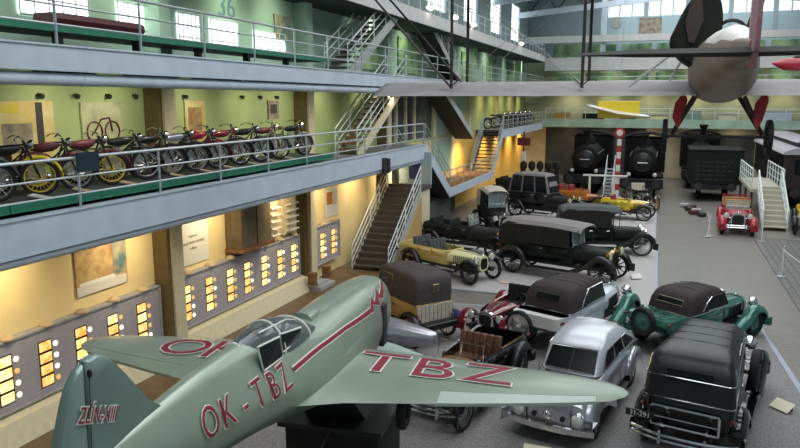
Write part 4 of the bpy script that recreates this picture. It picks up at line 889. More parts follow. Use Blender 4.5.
b=MB(); tf=lambda d: (lambda x,y,z:(d,-4.42+x*.93+y*.25,4.03-x*.38+y*.95)); b.mi=0; text(b,'ZLÍN-XIII',.145,tf(.052),off=.010,sx=.66,shear=.25); b.mi=1; text(b,'ZLÍN-XIII',.145,tf(.057),off=.001,sx=.66,shear=.25)
b.build('name_lettering',['marking_white','marking_red'],e,smooth=0)
# red side stripe with a lightning bolt
def stripe(off,w_,m,nm):
    top=[(-1.95,3.42),(-.5,3.36),(.55,3.29),(.75,3.38),(.78,3.30),(1.12,3.40),(1.10,3.31),(1.6,3.38)]
    bot=[(-1.95,3.385),(-.5,3.325),(.62,3.23),(.68,3.30),(.93,3.22),(.98,3.30),(1.22,3.24),(1.6,3.34)]
    r=[]
    for (a,b_),(c,d) in zip(top,bot):
        r.append((a,b_+w_,c,d-w_))
    rings=[]
    for i in range(len(r)-1):
        for k in range(6 if i<2 else 2):
            u=k/(6 if i<2 else 2); rings.append([r[i][j]+(r[i+1][j]-r[i][j])*u for j in range(4)])
    rings.append(list(r[-1]))
    MB().loft([[fside(q[0],q[1],off),fside((q[0]+q[2])/2,(q[1]+q[3])/2,off),fside(q[2],q[3],off)] for q in rings],cap=False,closed=False).build(nm,m,e,smooth=0)
stripe(.010,.014,'marking_white','stripe_edge'); stripe(.016,0,'marking_red','stripe')
# canopy
cv=[(-2.5,3.83,.12),(-2.25,3.86,.19),(-1.9,3.86,.24),(-1.6,3.81,.26),(-1.3,3.72,.26),(-1.02,3.58,.22)]
MB().loft([[(.0+w_*math.cos(R(a)),t,3.52+(z-3.52)*math.sin(R(a))) for a in range(0,181,15)] for t,z,w_ in cv],cap=False,closed=False).build('canopy','glass_canopy',e,smooth=60)
fr=MB()
for i in(0,2,4): t,z,w_=cv[i]; fr.tube([(w_*1.01*math.cos(R(a)),t,3.52+(z-3.515)*math.sin(R(a))) for a in range(0,181,15)],.014,6)
fr.tube([(.1,-2.2,3.84),(.12,-1.6,3.79),(.1,-1.1,3.62)],.010,6)
fr.build('canopy_frame','marking_white',e)
for (t0,t1) in((-2.45,-2.03),(-1.97,-1.5)):
    zt0=3.80 if t0<-2 else 3.76; zt1=3.76 if t0<-2 else 3.68; a=[(.21,t0,zt0),(.235,t1,zt1),fside(t1,3.545,.02),fside(t0,3.57,.02)]
    w_=MB().quad(*a,.01).build('side_window','glass_dark',e,smooth=0); MB().tube(a,.012,6,closed=True).build('window_frame','marking_white',w_)
MB().loft([[(.1*math.cos(R(a))*s_,t,3.55+.07*math.sin(R(a))*s_) for a in range(0,360,30)] for t,s_ in((-.9,1.3),(-.7,1.2),(-.4,.7),(-.3,.1))]).build('headrest_fairing','plane_green',e,smooth=60)
MB().lathe((.3,1.55,3.4),(0,0,1),[(0,.04),(.06,.03),(.07,.0)],10).build('fuel_cap','dark_metal',e)
for s in(-1,1):
    MB().loft([sring(0,.12,2.35,2.8,2.2,16,yc=0) for _ in (0,)]*1+[]) if False else None
    MB().tube([(s*1.0,-.1,2.78),(s*1.0,-.12,2.35)],.07,10).build('gear_leg','plane_green',e)
    a=MB().torus((s*1.0,-.12,2.22),(1,0,0),.17,.06,20,8).build('wheel','rubber',e)
# ------------------------------------------------------------ suspended biplane
BX=.88
e=empty('biplane','suspended old biplane seen from behind with long pale wings','airplane',(BX,13,5.1))
def bl(y,hw,z0,z1,xo=0): return [(xo+p[1],y-13,p[2]-5.1) for p in sring(0,hw,z0,z1,2.4,24)]
MB().loft([bl(14.3,.25,6.2,6.8,-.02),bl(14.1,.46,6.02,6.95,-.02),bl(13.0,.50,5.95,7.02,-.05),bl(12.0,.48,6.0,6.98,-.06),bl(11.2,.40,6.12,6.92,-.06),bl(10.2,.25,6.28,6.86,-.05),bl(9.3,.12,6.40,6.72,-.03),bl(8.8,.03,6.45,6.66,-.02)]).build('fuselage','fabric_body',e,smooth=60)
MB().loft([[(q[0],q[1],q[2]) for q in r] for r in [[(xo+hw*math.cos(R(a)),y-13,zb-5.1+h*math.sin(R(a))) for a in range(0,181,12)] for y,hw,zb,h,xo in((12.3,.42,6.62,.42,-.06),(11.4,.38,6.60,.42,-.06),(10.5,.27,6.66,.32,-.05),(9.6,.16,6.60,.2,-.03),(9.0,.05,6.58,.08,-.02))]],closed=False,cap=False).build('turtle_deck','fabric_white',e,smooth=60)
def bwing(z,x0,x1,nm):
    rg=[]
    for x,c in ((x0,.1),(x0+.08,.7),(x0+.3,.95),(x0+.8,1),(x1-.8,1),(x1-.3,.95),(x1-.08,.7),(x1,.1)):
        r=[]
        for k in range(9): u=k/8; r.append((x-BX,13.75-1.5*u*c-.2*(1-c)-13,z+.10-.20*u+.16*math.sqrt(u)*(1-u)*2-5.1))
        for k in range(7,0,-1): u=k/8; r.append((x-BX,13.75-1.5*u*c-.2*(1-c)-13,z+.10-.20*u-.02*(1-u)-5.1))
        rg.append(r)
    MB().loft(rg).build(nm,'fabric_wing',e,smooth=60)
bwing(6.17,-5.35,7.1,'lower_wing'); bwing(8.15,-5.9,7.6,'upper_wing')
for x in(-3.65,-1.34,3.1,5.4):
    for y in(12.45,13.55):
        MB().tube([(x-BX,y-13,6.2-5.1),(x-BX,y-13,8.15-5.1)],.028,8).build('strut','strut_dark',e)
    for y in(12.45,13.55):
        MB().tube([(x-BX,y-13,6.24-5.1),(x-BX-.14,y-13,6.36-5.1)],.012,5).tube([(x-BX,y-13,6.24-5.1),(x-BX+.14,y-13,6.36-5.1)],.012,5).build('wire_fitting','dark_metal',e)
for s,x in((-1,-3.65),(1,5.4)):
    for y in(12.45,13.55): MB().tube([(x-BX,y-13,6.22-5.1),(x-BX+s*1.75,y-13,8.12-5.1)],.022,6).build('raking_strut','strut_dark',e)
for y in(12.45,13.55):
    for a,b_ in((-3.65,-1.34),(3.1,5.4)): MB().tube([(a-BX,y-13,1.1),(b_-BX,y-13,3.02)],.005,4).tube([(b_-BX,y-13,1.1),(a-BX,y-13,3.02)],.005,4).build('bracing_wire','steel',e)
for s in(-1,1):
    MB().tube([(s*.3,-.6,1.9),(s*.6,-.6,3.0)],.03,6).build('cabane_strut','wood',e); MB().tube([(s*.3,.6,1.9),(s*.6,.6,3.0)],.03,6).build('cabane_strut','wood',e)
MB().tube([(-.35,-1.0,2.0),(-1.45,-.6,1.12)],.022,6).build('bracing_tube','fabric_white',e); MB().tube([(-.9,.3,1.1),(.1,-.2,3.0)],.02,6).build('bracing_tube','fabric_white',e)
# engine cowl / radiator standing above the fuselage
o=MB().prism(catmull([(-.80,2.0),(-.87,1.78),(-.72,1.55),(-.45,1.38),(-.25,1.42),(-.15,1.7),(-.14,2.2),(-.25,2.45),(-.6,2.4),(-.80,2.0)],3)[:-1],-1.1,-.2,'y').build('radiator_cowl','tail_wood',e,bevel=.04)
MB().prism([(-.66,2.05),(-.60,1.78),(-.52,1.75),(-.40,2.1),(-.45,2.4),(-.6,2.4)],-1.14,-1.1,'y').build('cowl_panel','strut_dark',o)
MB().torus((.0,-.9,1.88),(0,1,.3),.22,.03,20,6).build('cockpit_rim','black',e)
# tail
for s in(-1,1):
    MB().loft([[(s*x-.02,y0-13,6.53-5.1),(s*x-.02,(y0+y1)/2-13,6.53+th-5.1),(s*x-.02,y1-13,6.50-5.1),(s*x-.02,(y0+y1)/2-13,6.53-th-5.1)] for x,y0,y1,th in((.0,9.3,8.45,.055),(1.2,9.2,8.35,.045),(1.75,9.05,8.4,.02),(1.85,8.9,8.55,.01))]).build('tailplane','tail_wood',e,smooth=60)
r_=MB().loft([[(x,y,z-5.1) for y,z in ((-4.05,6.36),(-4.0,7.0),(-4.1,7.5),(-4.35,7.6),(-4.62,7.3),(-4.6,6.6),(-4.4,6.33))] for x in(-.03,.02)]).build('rudder','rudder_pink',e); 
MB().box(-.035,.0,-4.0,-3.93,1.3,2.4).build('rudder_post','fabric_white',e)
# undercarriage
for s in(-1,1):
    xw=s*.79-.06
    wheel(e,0,0,.29,.08,'disc','black_matte'); w_=[c for c in e.children if c.name.startswith('wheel')][-1]; w_.location=(xw,-.2,.3); w_.rotation_euler=(0,0,R(90))
    for dy in(-.5,.4): MB().tube([(s*.36-.06,dy,.95),(xw*.86,-.2,.34)],.035,6).build('gear_leg','strut_dark',e)
    MB().prism([(s*.60-.06+x,z) for x,z in((.07,1.05),(-.06,.85),(-.09,.62),(0,.42),(.07,.6),(.13,.9))],-.36,-.33,'y').build('red_plate','signal_red',e)
MB().cyl((-.85,-.2,.3),(.73,-.2,.3),.025).build('axle','dark_metal',e)
m=MB(); 
for x in(-3.65,5.4): 
    for y in(12.45,): m.tube([(x-BX,y-13,8.2-5.1),(x-BX,y-13,14.4-5.1)],.008,5)
m.tube([(0,-3.9,2.4),(0,-3.9,9.3)],.008,5)
m.build('suspension_cable','steel',e)
# yellow wing hanging farther away
e=empty('hanging_wing','yellow wooden aircraft wing hanging over the far cars','wing',(-2.0,35,5.2))
MB().loft([[(x,.5*c,z+.0),(x,.2*c,z+.16*c),(x,-.5*c,z+.05),(x,0,z-.02)] for x,z,c in((-1.6,.55,.2),(-1.3,.45,.8),(0,.12,1),(1.2,0,.8),(1.4,.0,.3))]).build('panel','white_paint',e,smooth=60)
MB().box(-1.0,.9,.3,.36,-.05,.75).build('plywood_panel','yellow_bright',e,smooth=0,bevel=.02); MB().tube([(0,.2,.7),(0,.2,9.2)],.01,5).build('suspension_cable','steel',e)
LP=720
# ------------------------------------------------------------ motorcycles
def moto(label,x,y,hdg,tank='black',frame='black',rim='steel',fend='black',extra=None,z=4.412,big=1.0):
    e=empty('motorcycle',label,'motorcycle',(x,y,z),R(hdg)); e.scale=(big,)*3; r=.33; wb=.68
    wheel(e,wb,0,r,.09,'wire',rim); wheel(e,-wb,0,r,.09,'wire',rim)
    m=MB().tube([(.48,0,.92),(-.05,0,.88),(-.35,0,.62),(-wb,0,r)],.018,6).tube([(.46,0,.85),(.25,0,.30),(-.25,0,.26),(-wb,0,r)],.02,6).tube([(-.25,0,.26),(-.15,0,.80)],.018,6)
    m.build('frame',frame,e)
    t=MB().loft([[(a,p[1],p[2]) for p in sring(0,hw,z0,z1,2.5,16)] for a,hw,z0,z1 in((-.08,.03,.78,.86),(-.02,.07,.76,.89),(.12,.095,.74,.92),(.30,.09,.76,.93),(.40,.04,.82,.90))]).build('tank',tank,e,smooth=60)
    en=MB().cyl((-.02,-.13,.36),(-.02,.13,.36),.16,n=16)
    for k in range(6): en.cyl((.05+.012*k,0,.46+.04*k),(.055+.012*k,0,.48+.04*k),.10,n=12)
    en.cyl((.03,0,.44),(.1,0,.72),.065,n=10).build('engine','steel',e)
    for s in(-1,1): MB().tube([(.46,s*.06,1.0),(.62,s*.065,.5),(wb,s*.065,r)],.018,6).build('fork',frame if s<0 else 'chrome',e)
    MB().tube(catmull([(.28,-.36,1.02),(.36,-.22,1.08),(.46,0,1.02),(.36,.22,1.08),(.28,.36,1.02)],3),.014,6).build('handlebar','chrome',e)
    headlamp(e,.60,0,.92,.09)
    MB().ell((-.3,0,.86),.18,.12,.05,14,8).build('saddle','leather' if tank!='black' else 'black_matte',e)
    for cx,a0,a1 in((wb,-5,150),(-wb,15,200)):
        fender([(cx+(r+.04)*math.cos(R(a)),r+(r+.04)*math.sin(R(a))) for a in range(a0,a1,18)],0,.13,.03,.0,1).build('mudguard',fend,e)
    MB().tube([(.1,-.12,.62),(.3,-.16,.35),(.1,-.17,.26),(-.85,-.17,.3)],[.022,.022,.028,.04],8).build('exhaust_pipe','chrome',e)
    if extra=='box': MB().box(-.75,-.4,-.2,.2,.62,.85).build('pannier','leather',e,bevel=.03)
    return e
ML=[(7.5,'black','black','steel','black','dark motorcycle at the very left end of the platform'),
    (8.35,'black','black','yellow_bright','yellow_bright','black motorcycle with yellow rims and mudguards, second from the left'),
    (9.15,'maroon','black','steel','maroon','maroon motorcycle with round chrome crankcase behind the navy sign'),
    (10.0,'maroon','black','yellow_bright','maroon','motorcycle with bright yellow wheels facing the railing'),
    (10.95,'black','black','chrome','black','black motorcycle with chrome rims and mudguards of black, right of the yellow wheels'),
    (11.75,'black','black','steel','black','black motorcycle with tall handlebars below the yellow figure poster'),
    (12.6,'silver','black','steel','black','black motorcycle with silver tank between black and red ones'),
    (13.4,'fire_red','black','steel','red_car','red motorcycle in the middle of the platform row'),
    (14.35,'red_car','red_car','chrome','black','second red motorcycle, right of the middle one'),
    (15.3,'black','black','chrome','black','black motorcycle with chrome engine right of the red pair'),
    (16.25,'maroon','maroon','chrome','chrome','maroon motorcycle with pale leg shield near the platform end'),
    (17.7,'dark_green','black','steel','steel','last motorcycle at the stair end of the platform, standing apart')]
for i,(y,tk,fr_,rm_,fd,lb) in enumerate(ML):
    o=moto(lb,-10.08 if i<11 else -10.0,y-.05,57 if i<11 else 72,tk,fr_,rm_,fd,'box' if i in(2,) else None,big=.94)
    if i==10: MB().loft([[(.45,-.25,.35),(.40,-.28,.8),(.40,.28,.8),(.45,.25,.35)],[(.47,-.25,.35),(.42,-.28,.8),(.42,.28,.8),(.47,.25,.35)]]).build('leg_shield','white_paint',o,smooth=0)
for i,(x,y) in enumerate(((-9.42,8.55),(-9.42,9.45),(-9.42,10.6),(-9.42,12.05),(-9.42,13.05),(-9.42,13.95),(-9.42,15.0),(-9.42,15.9),(-9.42,16.8))):
    o=MB().cbox((0,0,.02),(.34,.24,.015),0,R(12)).build('description_card','paper' if i==0 else 'card_tan',smooth=0); o.location=(x,y,4.43); o.rotation_euler=(0,0,.5)
    tag(o,'pale grey card lying on the motorcycle platform at its left end' if i==0 else 'tan description card lying on the motorcycle platform','card',None if i==0 else 'tan cards in a row on the motorcycle platform')
# motorcycles and low things on the far middle walkway
for i,y in enumerate((44,45.8,47.6,49.4,51.2,53)):
    moto(['dark','maroon','dark','red','dark','dark'][i]+' motorcycle on the far walkway, %s from the stairs'%['first','second','third','fourth','fifth','sixth'][i],-9.9,y,50,['black','maroon','black','red_car','black','dark_green'][i],z=4.2)
# ------------------------------------------------------------ railway hall
def rail_wheel(m,x,y,r): m.lathe((x-.06,y,r),(1,0,0),[(0,r*1.05),(.03,r*1.05),(.035,r),(.12,r),(.125,r*.8),(.06,r*.75),(.06,r*.2),(.13,r*.2),(.14,.01)],24)
def loco(label,X,Y,L=9,h=4.2,boiler=.85,two=False):
    e=empty('steam_locomotive',label,'locomotive',(X,Y,0))
    MB().box(-1.15,1.15,.1,L,.95,1.2).build('frame','loco',e,bevel=.02,smooth=0)
    MB().box(-1.25,1.25,-.05,.15,.75,1.3).build('buffer_beam','black',e,bevel=.02,smooth=0)
    for s in(-1,1):
        MB().lathe((s*.85,0,1.02),(0,-1,0),[(0,.12),(.35,.1),(.38,.24),(.44,.24),(.45,.1)],18).build('buffer','dark_metal',e)
        MB().lathe((s*.75,.3,1.55),(0,-1,0),[(0,.1),(.2,.14),(.22,.13)],16).build('lamp','dark_metal',e)
        MB().lathe((s*.75,.07,1.55),(0,-1,0),[(0,.12),(.02,.08)],16).build('lamp_glass','lens',e)
        for k in range(3):
            m=MB(); rail_wheel(m,s*.75,1.6+k*1.7,.62); m.build('driving_wheel','loco',e)
        MB().box(s*1.0-.06,s*1.0+.06,1.5,5.2,.62,.74).build('coupling_rod','steel',e,smooth=0)
        MB().cyl((s*.95,.5,.9),(s*.95,1.4,.9),.3,n=18).build('cylinder','loco',e)
        MB().tube([(s*boiler*.9,.5,2.6),(s*boiler*.95,L*.62,2.6)],.025,6).build('handrail','steel',e)
    zb_=2.25
    MB().lathe((0,.35,zb_),(0,1,0),[(0,boiler*.7),(.1,boiler*.98),(.15,boiler),(L*.62,boiler),(L*.62+.02,boiler*.9)],32).build('boiler','loco',e)
    d=MB().lathe((0,.36,zb_),(0,-1,0),[(0,boiler*.72),(.08,boiler*.66),(.16,boiler*.35),(.18,.02)],28).build('smokebox_door','black',e); MB().tube([(-.3,.16,zb_),(.3,.16,zb_)],.03,6).build('handle','steel',d)
    MB().lathe((0,1.0,zb_+boiler-.05),(0,0,1),[(0,.26),(.2,.18),(h-zb_-boiler-.25,.2),(h-zb_-boiler-.1,.29),(h-zb_-boiler,.27)],20).build('chimney','loco',e)
    MB().lathe((0,3.2,zb_+boiler-.05),(0,0,1),[(0,.36),(.4,.34),(.6,.2),(.65,.02)],20).build('steam_dome','loco',e)
    MB().box(-1.3,1.3,L*.62,L*.62+2.2,1.2,3.5).build('cab','loco',e,bevel=.03,smooth=0)
    MB().loft([[(x,y,3.5+.35*(1-(x/1.45)**2)) for x in [-1.45+.29*k for k in range(11)]]+[(x,y,3.45+.3*(1-(x/1.45)**2)) for x in [1.45-.29*k for k in range(11)]] for y in(L*.62-.2,L*.62+2.5)]).build('cab_roof','loco',e)
    for s in(-1,1): MB().box(s*.8-.25,s*.8+.25,L*.62-.03,L*.62,2.5,3.1).build('window','glass_dark',e,smooth=0)
    MB().box(-1.2,1.2,1.7,L*.6,1.22,1.3).build('footplate','loco',e,smooth=0)
    return e
loco('black steam locomotive facing the aisle beside the signal post',-1.05,44.6,h=4.0)
loco('second black steam locomotive left of the signal post',-4.6,46.0,h=4.2)
loco('third black locomotive with a tall chimney behind the dark coal wagon',2.6,51.5,L=6.0,h=4.4)
# wagon
e=empty('coal_wagon','dark green railway wagon with faded lettering beyond the fire engine','wagon',(3.05,45.4,0))
MB().box(-1.45,1.5,0,4.4,1.05,3.05).build('body','dark_green',e,bevel=.03,smooth=0); MB().box(-1.5,1.55,-.05,4.45,2.98,3.1).build('rim','loco',e,smooth=0)
MB().box(-1.2,1.2,-.2,4.6,.8,1.05).build('frame','black',e,smooth=0)
t_=MB()
for k in range(5):
    for j in range(6-k%2): t_.box(-1.1+.36*j,-.84+.36*j,-.006,-.001,2.35-.26*k,2.40-.26*k)
t_.build('lettering',mat('faded',(.035,.045,.04),.7),e,smooth=0)
for s in(-1,1):
    MB().lathe((s*.9,-.2,.95),(0,-1,0),[(0,.12),(.35,.1),(.38,.24),(.44,.24),(.45,.1)],18).build('buffer','dark_metal',e)
    for y in(1.0,3.4): m=MB(); rail_wheel(m,s*.75,y,.5); m.build('wheel','loco',e)
for k in range(6): tag(MB().cbox((1.4+.25*(k%2)+.1*k,42.5-.9*k*.7,.12),(.5,.35,.22),k).build('coal_lump',['stone_grey','maroon','dark_metal'][k%3],bevel=.05),['pale stone block nearest the wagon front','dark red block lying by the aisle edge','dark metal block in the aisle edge row','second pale block in the aisle edge row','second dark red block of the aisle edge row','dark block closest to the leaning rope posts'][k],'block')
# carriage
e=empty('railway_carriage','dark brown passenger carriage with pale curved roof at the right','carriage',(7.75,43.2,0))
MB().box(-1.4,1.4,0,13.5,1.1,3.1).build('body','carriage',e,smooth=0,bevel=.04)
rf=lambda w_,h0,h: [(w_*math.cos(R(a)),h0+h*math.sin(R(a))) for a in range(0,181,12)]
MB().prism(rf(1.55,3.08,.42),-.25,13.7,'y').build('roof','carriage_roof',e); MB().prism([(-.75,3.4),(.75,3.4),(.75,3.72),(-.75,3.72)],.3,13.2,'y').build('clerestory','carriage',e,smooth=0); MB().prism(rf(.88,3.7,.16),.15,13.4,'y').build('clerestory_roof','carriage_roof',e)
for k in range(9): MB().box(-1.43,-1.39,.7+k*1.4,1.5+k*1.4,2.1,2.85).build('window','glass_dark',e,smooth=0)
for s in(-.7,.5): MB().box(s-.2,s+.4,-.03,.01,2.0,2.8).build('window','glass_dark',e,smooth=0)
MB().box(-1.2,1.2,.1,13.4,.85,1.1).build('frame','black',e,smooth=0)
for s in(-1,1):
    for y in(1.5,3.2,10,11.7): m=MB(); rail_wheel(m,s*.75,y,.48); m.build('wheel','loco',e)
    MB().lathe((s*.85,0,1.0),(0,-1,0),[(0,.12),(.35,.1),(.38,.24),(.44,.24),(.45,.1)],18).build('buffer','dark_metal',e)
# white railed stairs and boarding platform
stair('pale steps with white railings climbing to the carriage platform',4.62,5.65,36.0,0,38.9,1.6,mt_t='ivory_step',mt_s='ivory_step',rails=(True,True),rm='rail_white',n=8,back=True,rr_=.028,st=.2,hr=.95)
e=empty('boarding_platform','narrow boarding platform with white railings beside the carriage','platform',(5.1,38.9,0))
MB().box(-.8,.75,0,6,1.45,1.6).build('deck','ivory_step',e,smooth=0)
for y in(.3,3,5.7):
    for x in(-.7,.65): MB().box(x-.05,x+.05,y-.05,y+.05,0,1.45).build('support','dark_metal',e,smooth=0)
railing('white railing on the left side of the boarding platform',[(4.35,38.95,1.6),(4.35,44.8,1.6)],[1.0,.66,.33],.9,mt='rail_white',r=.03)
railing('white railing on the right side of the boarding platform',[(5.75,38.95,1.6),(5.75,44.8,1.6)],[1.0,.66,.33],.9,mt='rail_white',r=.03)
# signal post with barrier, stairs between the locomotives
e=empty('signal_post','red and white banded signal post with a round red disc','signal',(-2.38,43.6,0))
for k in range(9): MB().box(-.12,.12,-.06,.06,.3+k*.38,.3+(k+1)*.38).build('band',['marking_white','signal_red'][k%2],e,smooth=0)
d=MB().cyl((0,-.08,4.1),(0,-.03,4.1),.3,n=24).build('disc','signal_red',e); MB().cyl((0,-.1,4.1),(0,-.081,4.1),.18,n=24).build('disc_centre','paper',d); MB().box(-.25,.25,-.2,.2,0,.3).build('base','stone_grey',e,smooth=0)
e=empty('barrier','long pale horizontal barrier bar before the black locomotives','barrier',(-3.1,43.3,0))
MB().tube([(-1.25,0,1.55),(1.3,0,1.55)],.06,8).build('bar','paper',e)
for x in(-.85,.55): MB().box(x-.06,x+.06,-.05,.05,0,1.5).build('post','paper',e,smooth=0)
stair('grey steps with thin railings between the two locomotives',-3.2,-2.72,44.0,0,46.4,1.7,rm='rail',mt_s='steel_blue',mt_t='stringer')
# petrol pump like striped post, dark fire pumps
e=empty('petrol_pump','slim striped pump post with a brown box on top near the yellow wall','pump',(-8.4,45.5,0))
MB().box(-.25,.25,-.2,.2,0,.3).build('base','dark_metal',e,smooth=0); MB().tube([(0,0,.3),(0,0,4.0)],.05,8).build('pole','dark_metal',e); MB().box(-.16,.16,-.12,.12,1.2,2.0).build('body','marking_red',e,bevel=.03); MB().box(-.15,.15,-.12,.12,2.0,2.7).build('upper_body','paper',e,bevel=.03); MB().box(-.4,.4,-.12,.12,3.1,3.6).build('sign_box','maroon',e,smooth=0)
for k in range(5):
    m=MB().lathe((-8.1+.5*k,44.0+.12*k,0),(0,0,1),[(0,.25),(.9,.2),(1.5,.16),(1.7,.1),(1.75,.2),(1.95,.24),(2.15,.18),(2.25,.02)],16)
    tag(m.build('fire_pump','black_matte'),'dark round-topped pump, '+['leftmost of the row','second from the left','middle of the row','second from the right','rightmost beside the locomotive'][k],'pump','dark pumps near the far yellow wall')
car('dark horse-drawn style carriage with big wheels near the far yellow wall',(-7.4,40.3),-15,wb=2.6,tw=.62,wr=.5,ww=.07,wst='wood',rim='black',ro=.3,fo=.0,zs=.8,zb=1.4,hw=.55,xc=.4,hc=.42,hr=.3,zh=1.2,zr=1.1,body='black_matte',fen='black',fst='flat',seats=2,seatm='black_matte',lamp=.1,lampm='brass',ws=False,doors=0,fw=.18)
# ------------------------------------------------------------ far galleries
def far_gallery(label,z,f0,f1,mt,y=57.0):
    e=empty('gallery_walkway',label,'walkway',(2,y,z))
    MB().box(EX-2,RX-2.02,0,FY-y-.02,-.15,0).build('deck','deck_top',e,smooth=0); MB().box(EX-2,RX-2.02,-.06,0,f0-z,f1-z).build('fascia_beam',mt,e,smooth=0); MB().box(EX-2,RX-2.02,.1,FY-y-.02,f0-z+.02,f0-z+.1).build('soffit','soffit',e,smooth=0)
far_gallery('far walkway of the middle level with a mint fascia',4.25,3.9,4.55,'wall_mint'); far_gallery('far walkway of the upper level',6.9,6.5,6.95,'steel_pale'); far_gallery('far walkway of the top level with a broad grey fascia',9.1,8.25,9.25,'steel_pale')
railing('thin railing along the far middle walkway',[(EX+.2,57,4.55),(RX-.2,57,4.55)],[.8,.5],1.6,mt='rail_white'); railing('thin railing along the far upper walkway',[(EX+.2,57,6.95),(RX-.2,57,6.95)],[.8,.5],1.6,mt='rail'); 
tag(MB().box(-12.0,RX,56.6,57.2,10.35,10.85).build('gantry_beam','steel_pale',smooth=0),'broad pale beam crossing the far end below the high windows','beam')
for k in range(8): tag(MB().box(-8.6+k*2.6,-6.4+k*2.6,FY-.06,FY-.01,9.35,10.3).build('wall_picture','landscape',smooth=0),'green landscape picture on the far wall below the pale beam, '+['first','second','third','fourth','fifth','sixth','seventh','eighth'][k]+' from the left','picture')
for k in range(8): tag(MB().box(-8.6+k*2.6,-6.5+k*2.6,FY-.06,FY-.01,7.1,8.1).build('wall_picture','landscape',smooth=0),'green picture on the far upper gallery wall, '+['first','second','third','fourth','fifth','sixth','seventh','eighth'][k]+' from the left','picture')
for k,(x,w_,h,mt,lb) in enumerate(((-7.6,1.2,.8,'ochre','ochre crate on the far middle walkway'),(-5.2,1.6,.7,'dark_green','dark green case on the far middle walkway'),(-2.6,1.1,.9,'maroon','maroon case on the far middle walkway'),(-.4,1.3,.6,'yellow_pale','pale yellow case on the far middle walkway'),(1.9,1.4,.9,'green_pale','pale green case on the far middle walkway'),(4.4,1.2,.7,'card_cream','cream case on the far middle walkway'),(7.6,2.0,.9,'steel_blue','blue-grey case at the right of the far middle walkway'))):
    e=empty('display_case',lb,'case',(x,57.6,4.25)); MB().box(-w_/2,w_/2,-.3,.3,0,h).build('body',mt,e,bevel=.03,smooth=0); MB().box(-w_/2-.04,w_/2+.04,-.34,.34,h,h+.06).build('lid','stone_grey',e,smooth=0)
# items on upper right: hanging red and white airplane
e=empty('hanging_airplane','red and white airplane hanging at the far right','airplane',(8.3,50,8.0))
MB().loft([[(x,p[1],p[2]) for p in sring(0,hw,z0,z1,2.2,16)] for x,hw,z0,z1 in((-2.2,.05,.2,.3),(-1.5,.4,-.2,.55),(0,.5,-.3,.6),(1.5,.35,-.1,.5),(3,.08,.2,.4))]).build('fuselage','fire_red',e,smooth=60)
MB().loft([[(x,-2.5,z) for x,z in((-.9,-.28),(0,-.2),(.6,-.28),(0,-.32))],[(x,2.5,z) for x,z in((-.9,-.28),(0,-.2),(.6,-.28),(0,-.32))]]).build('wing','white_paint',e,smooth=60); MB().ell((-.5,0,.55),.6,.25,.2).build('canopy','glass_dark',e); MB().tube([(0,0,.5),(0,0,6.5)],.01,5).build('suspension_cable','steel',e)
# back wall pipes and flat dark boxes over the cream wall
mb=MB().box(-9,-1.2,FY-.04,FY,0,3.8).box(2.4,6.5,FY-.04,FY,0,3.4).box(8,RX,FY-.04,FY,0,3.4); S('trim_5',mb,'wall_dark',smooth=0)
for k,x in enumerate((-.05,1.9)):
    tag(MB().box(x-.3,x+.3,FY-.5,FY-.1,0,.25).cyl((x,FY-.3,.2),(x,FY-.3,3.3),.09).build('wall_pipe','maroon',smooth=0),['left','right'][k]+' of two dark brown pipes against the far cream wall','pipe')
tag(MB().cyl((-3.9,FY-.06,11.9),(-3.9,FY-.02,11.9),.45,n=28).build('wall_disc','stone_grey'),'round grey disc on the high far wall','disc')
tag(MB().box(-2.2,-.6,FY-.06,FY-.02,10.95,12.2).build('wall_picture','poster_grey',smooth=0),'dark picture high on the far wall behind the biplane','picture')
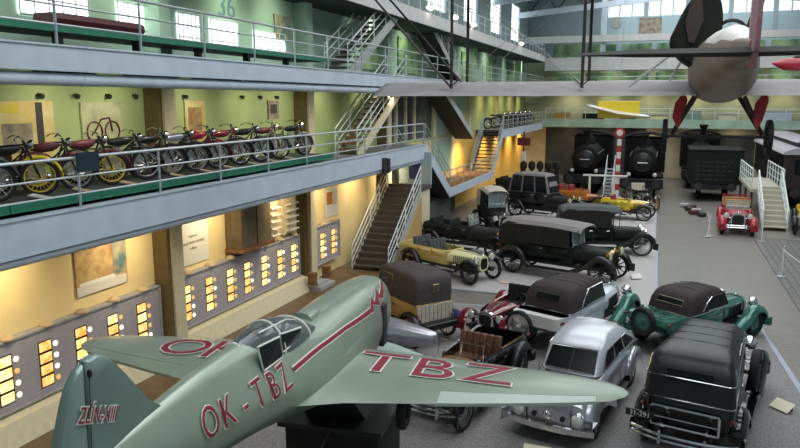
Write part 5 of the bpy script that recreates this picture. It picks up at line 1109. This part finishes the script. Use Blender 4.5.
# roof trusses
for k,y in enumerate((22,36,46,54)):
    e=empty('roof_truss','dark steel roof truss, '+['nearest','second','third','farthest'][k]+' along the hall','truss',(1.2,y,12.8))
    MB().box(-11.9,11.7,-.12,.12,.9,1.6).build('top_chord','roof_dark',e,smooth=0)
    MB().loft([[(x,-.1,z-.2),(x,.1,z-.2),(x,.1,z+.2),(x,-.1,z+.2)] for x,z in((-11.9,-.6),(0,.4),(11.7,-.6))]).build('bottom_chord','steel_blue' if k>1 else 'roof_dark',e,smooth=0)
    m=MB()
    for i in range(12):
        x=-11+i*2; m.tube([(x,0,-.5+(1-abs(x)/11.9)*.9),(x+1,0,1.0)],.05,5).tube([(x+2,0,-.5+(1-abs(x+2)/11.9)*.9),(x+1,0,1.0)],.05,5)
    m.build('web','dark_metal',e)
tag(MB().box(-4.9,-4.5,56.9,57.3,9.25,14.4).build('steel_column','steel_blue',smooth=0),'blue-grey steel column rising from the far pale beam','column')
# lamps on the top walkway rail
for k,(y,z) in enumerate(((27.4,9.6),(30.9,9.6),(34.2,9.6),(46.5,9.6))):
    e=empty('rail_lamp','small glowing lamp on the top walkway edge, '+['nearest','second','third','farthest'][k]+' from the camera','lamp',(EX+.12,y,z))
    MB().ell((0,0,0),.15,.26,.10,14,8).build('bulb','lamp_glow',e); MB().lathe((0,0,.04),(0,0,1),[(0,.16),(.05,.14),(.12,.04)],14).build('shade','paper',e)
# ------------------------------------------------------------ lights
for y in (5,15,25,35,45,54): area('skylight_light',(1.5,y,14.3),(0,0,0),13,7,LP*1.0,(.93,.97,1.0),165)
for y in range(5,27,3): spot('wall_lamp',(EX-.45,y+.5,3.5),(WX,y+.5,2.75),150,(1,.82,.52),120,1,.15)
for y in (29,38,44,48,52,56): spot('wall_lamp',(EX-.45,y,3.6),(WX,y,2.2),260,(1,.72,.30),120,1,.15)
for y in (7,9.88,11.6,14.1,16.5,18.4,21,24.5): spot('wall_lamp_middle',(EX-.35,y,6.2),(WX,y,5.3),60,(1,.95,.72),130,1,.12)
for y in (43,46,49,52,55): spot('wall_lamp_middle',(EX-.35,y,6.2),(WX,y,5.2),70,(1,.85,.5),130,1,.12)
for y in (8,12,15.9,18.0,24,29,34,39,44,49,54): spot('wall_lamp_upper',(EX-.5,y,8.75),(WX,y,7.9),70,(.9,1,.72),120,1,.12)
for x in (-7,-4,-1,2,5,8): spot('far_lamp',(x,57.1,6.3),(x,FY,5.4),60,(1,.9,.6),140,1,.2); spot('far_lamp',(x,57.1,8.1),(x,FY,7.4),40,(.9,1,.8),140,1,.2); spot('far_lamp',(x,57.1,3.8),(x,FY,2),35,(1,.85,.6),140,1,.2)
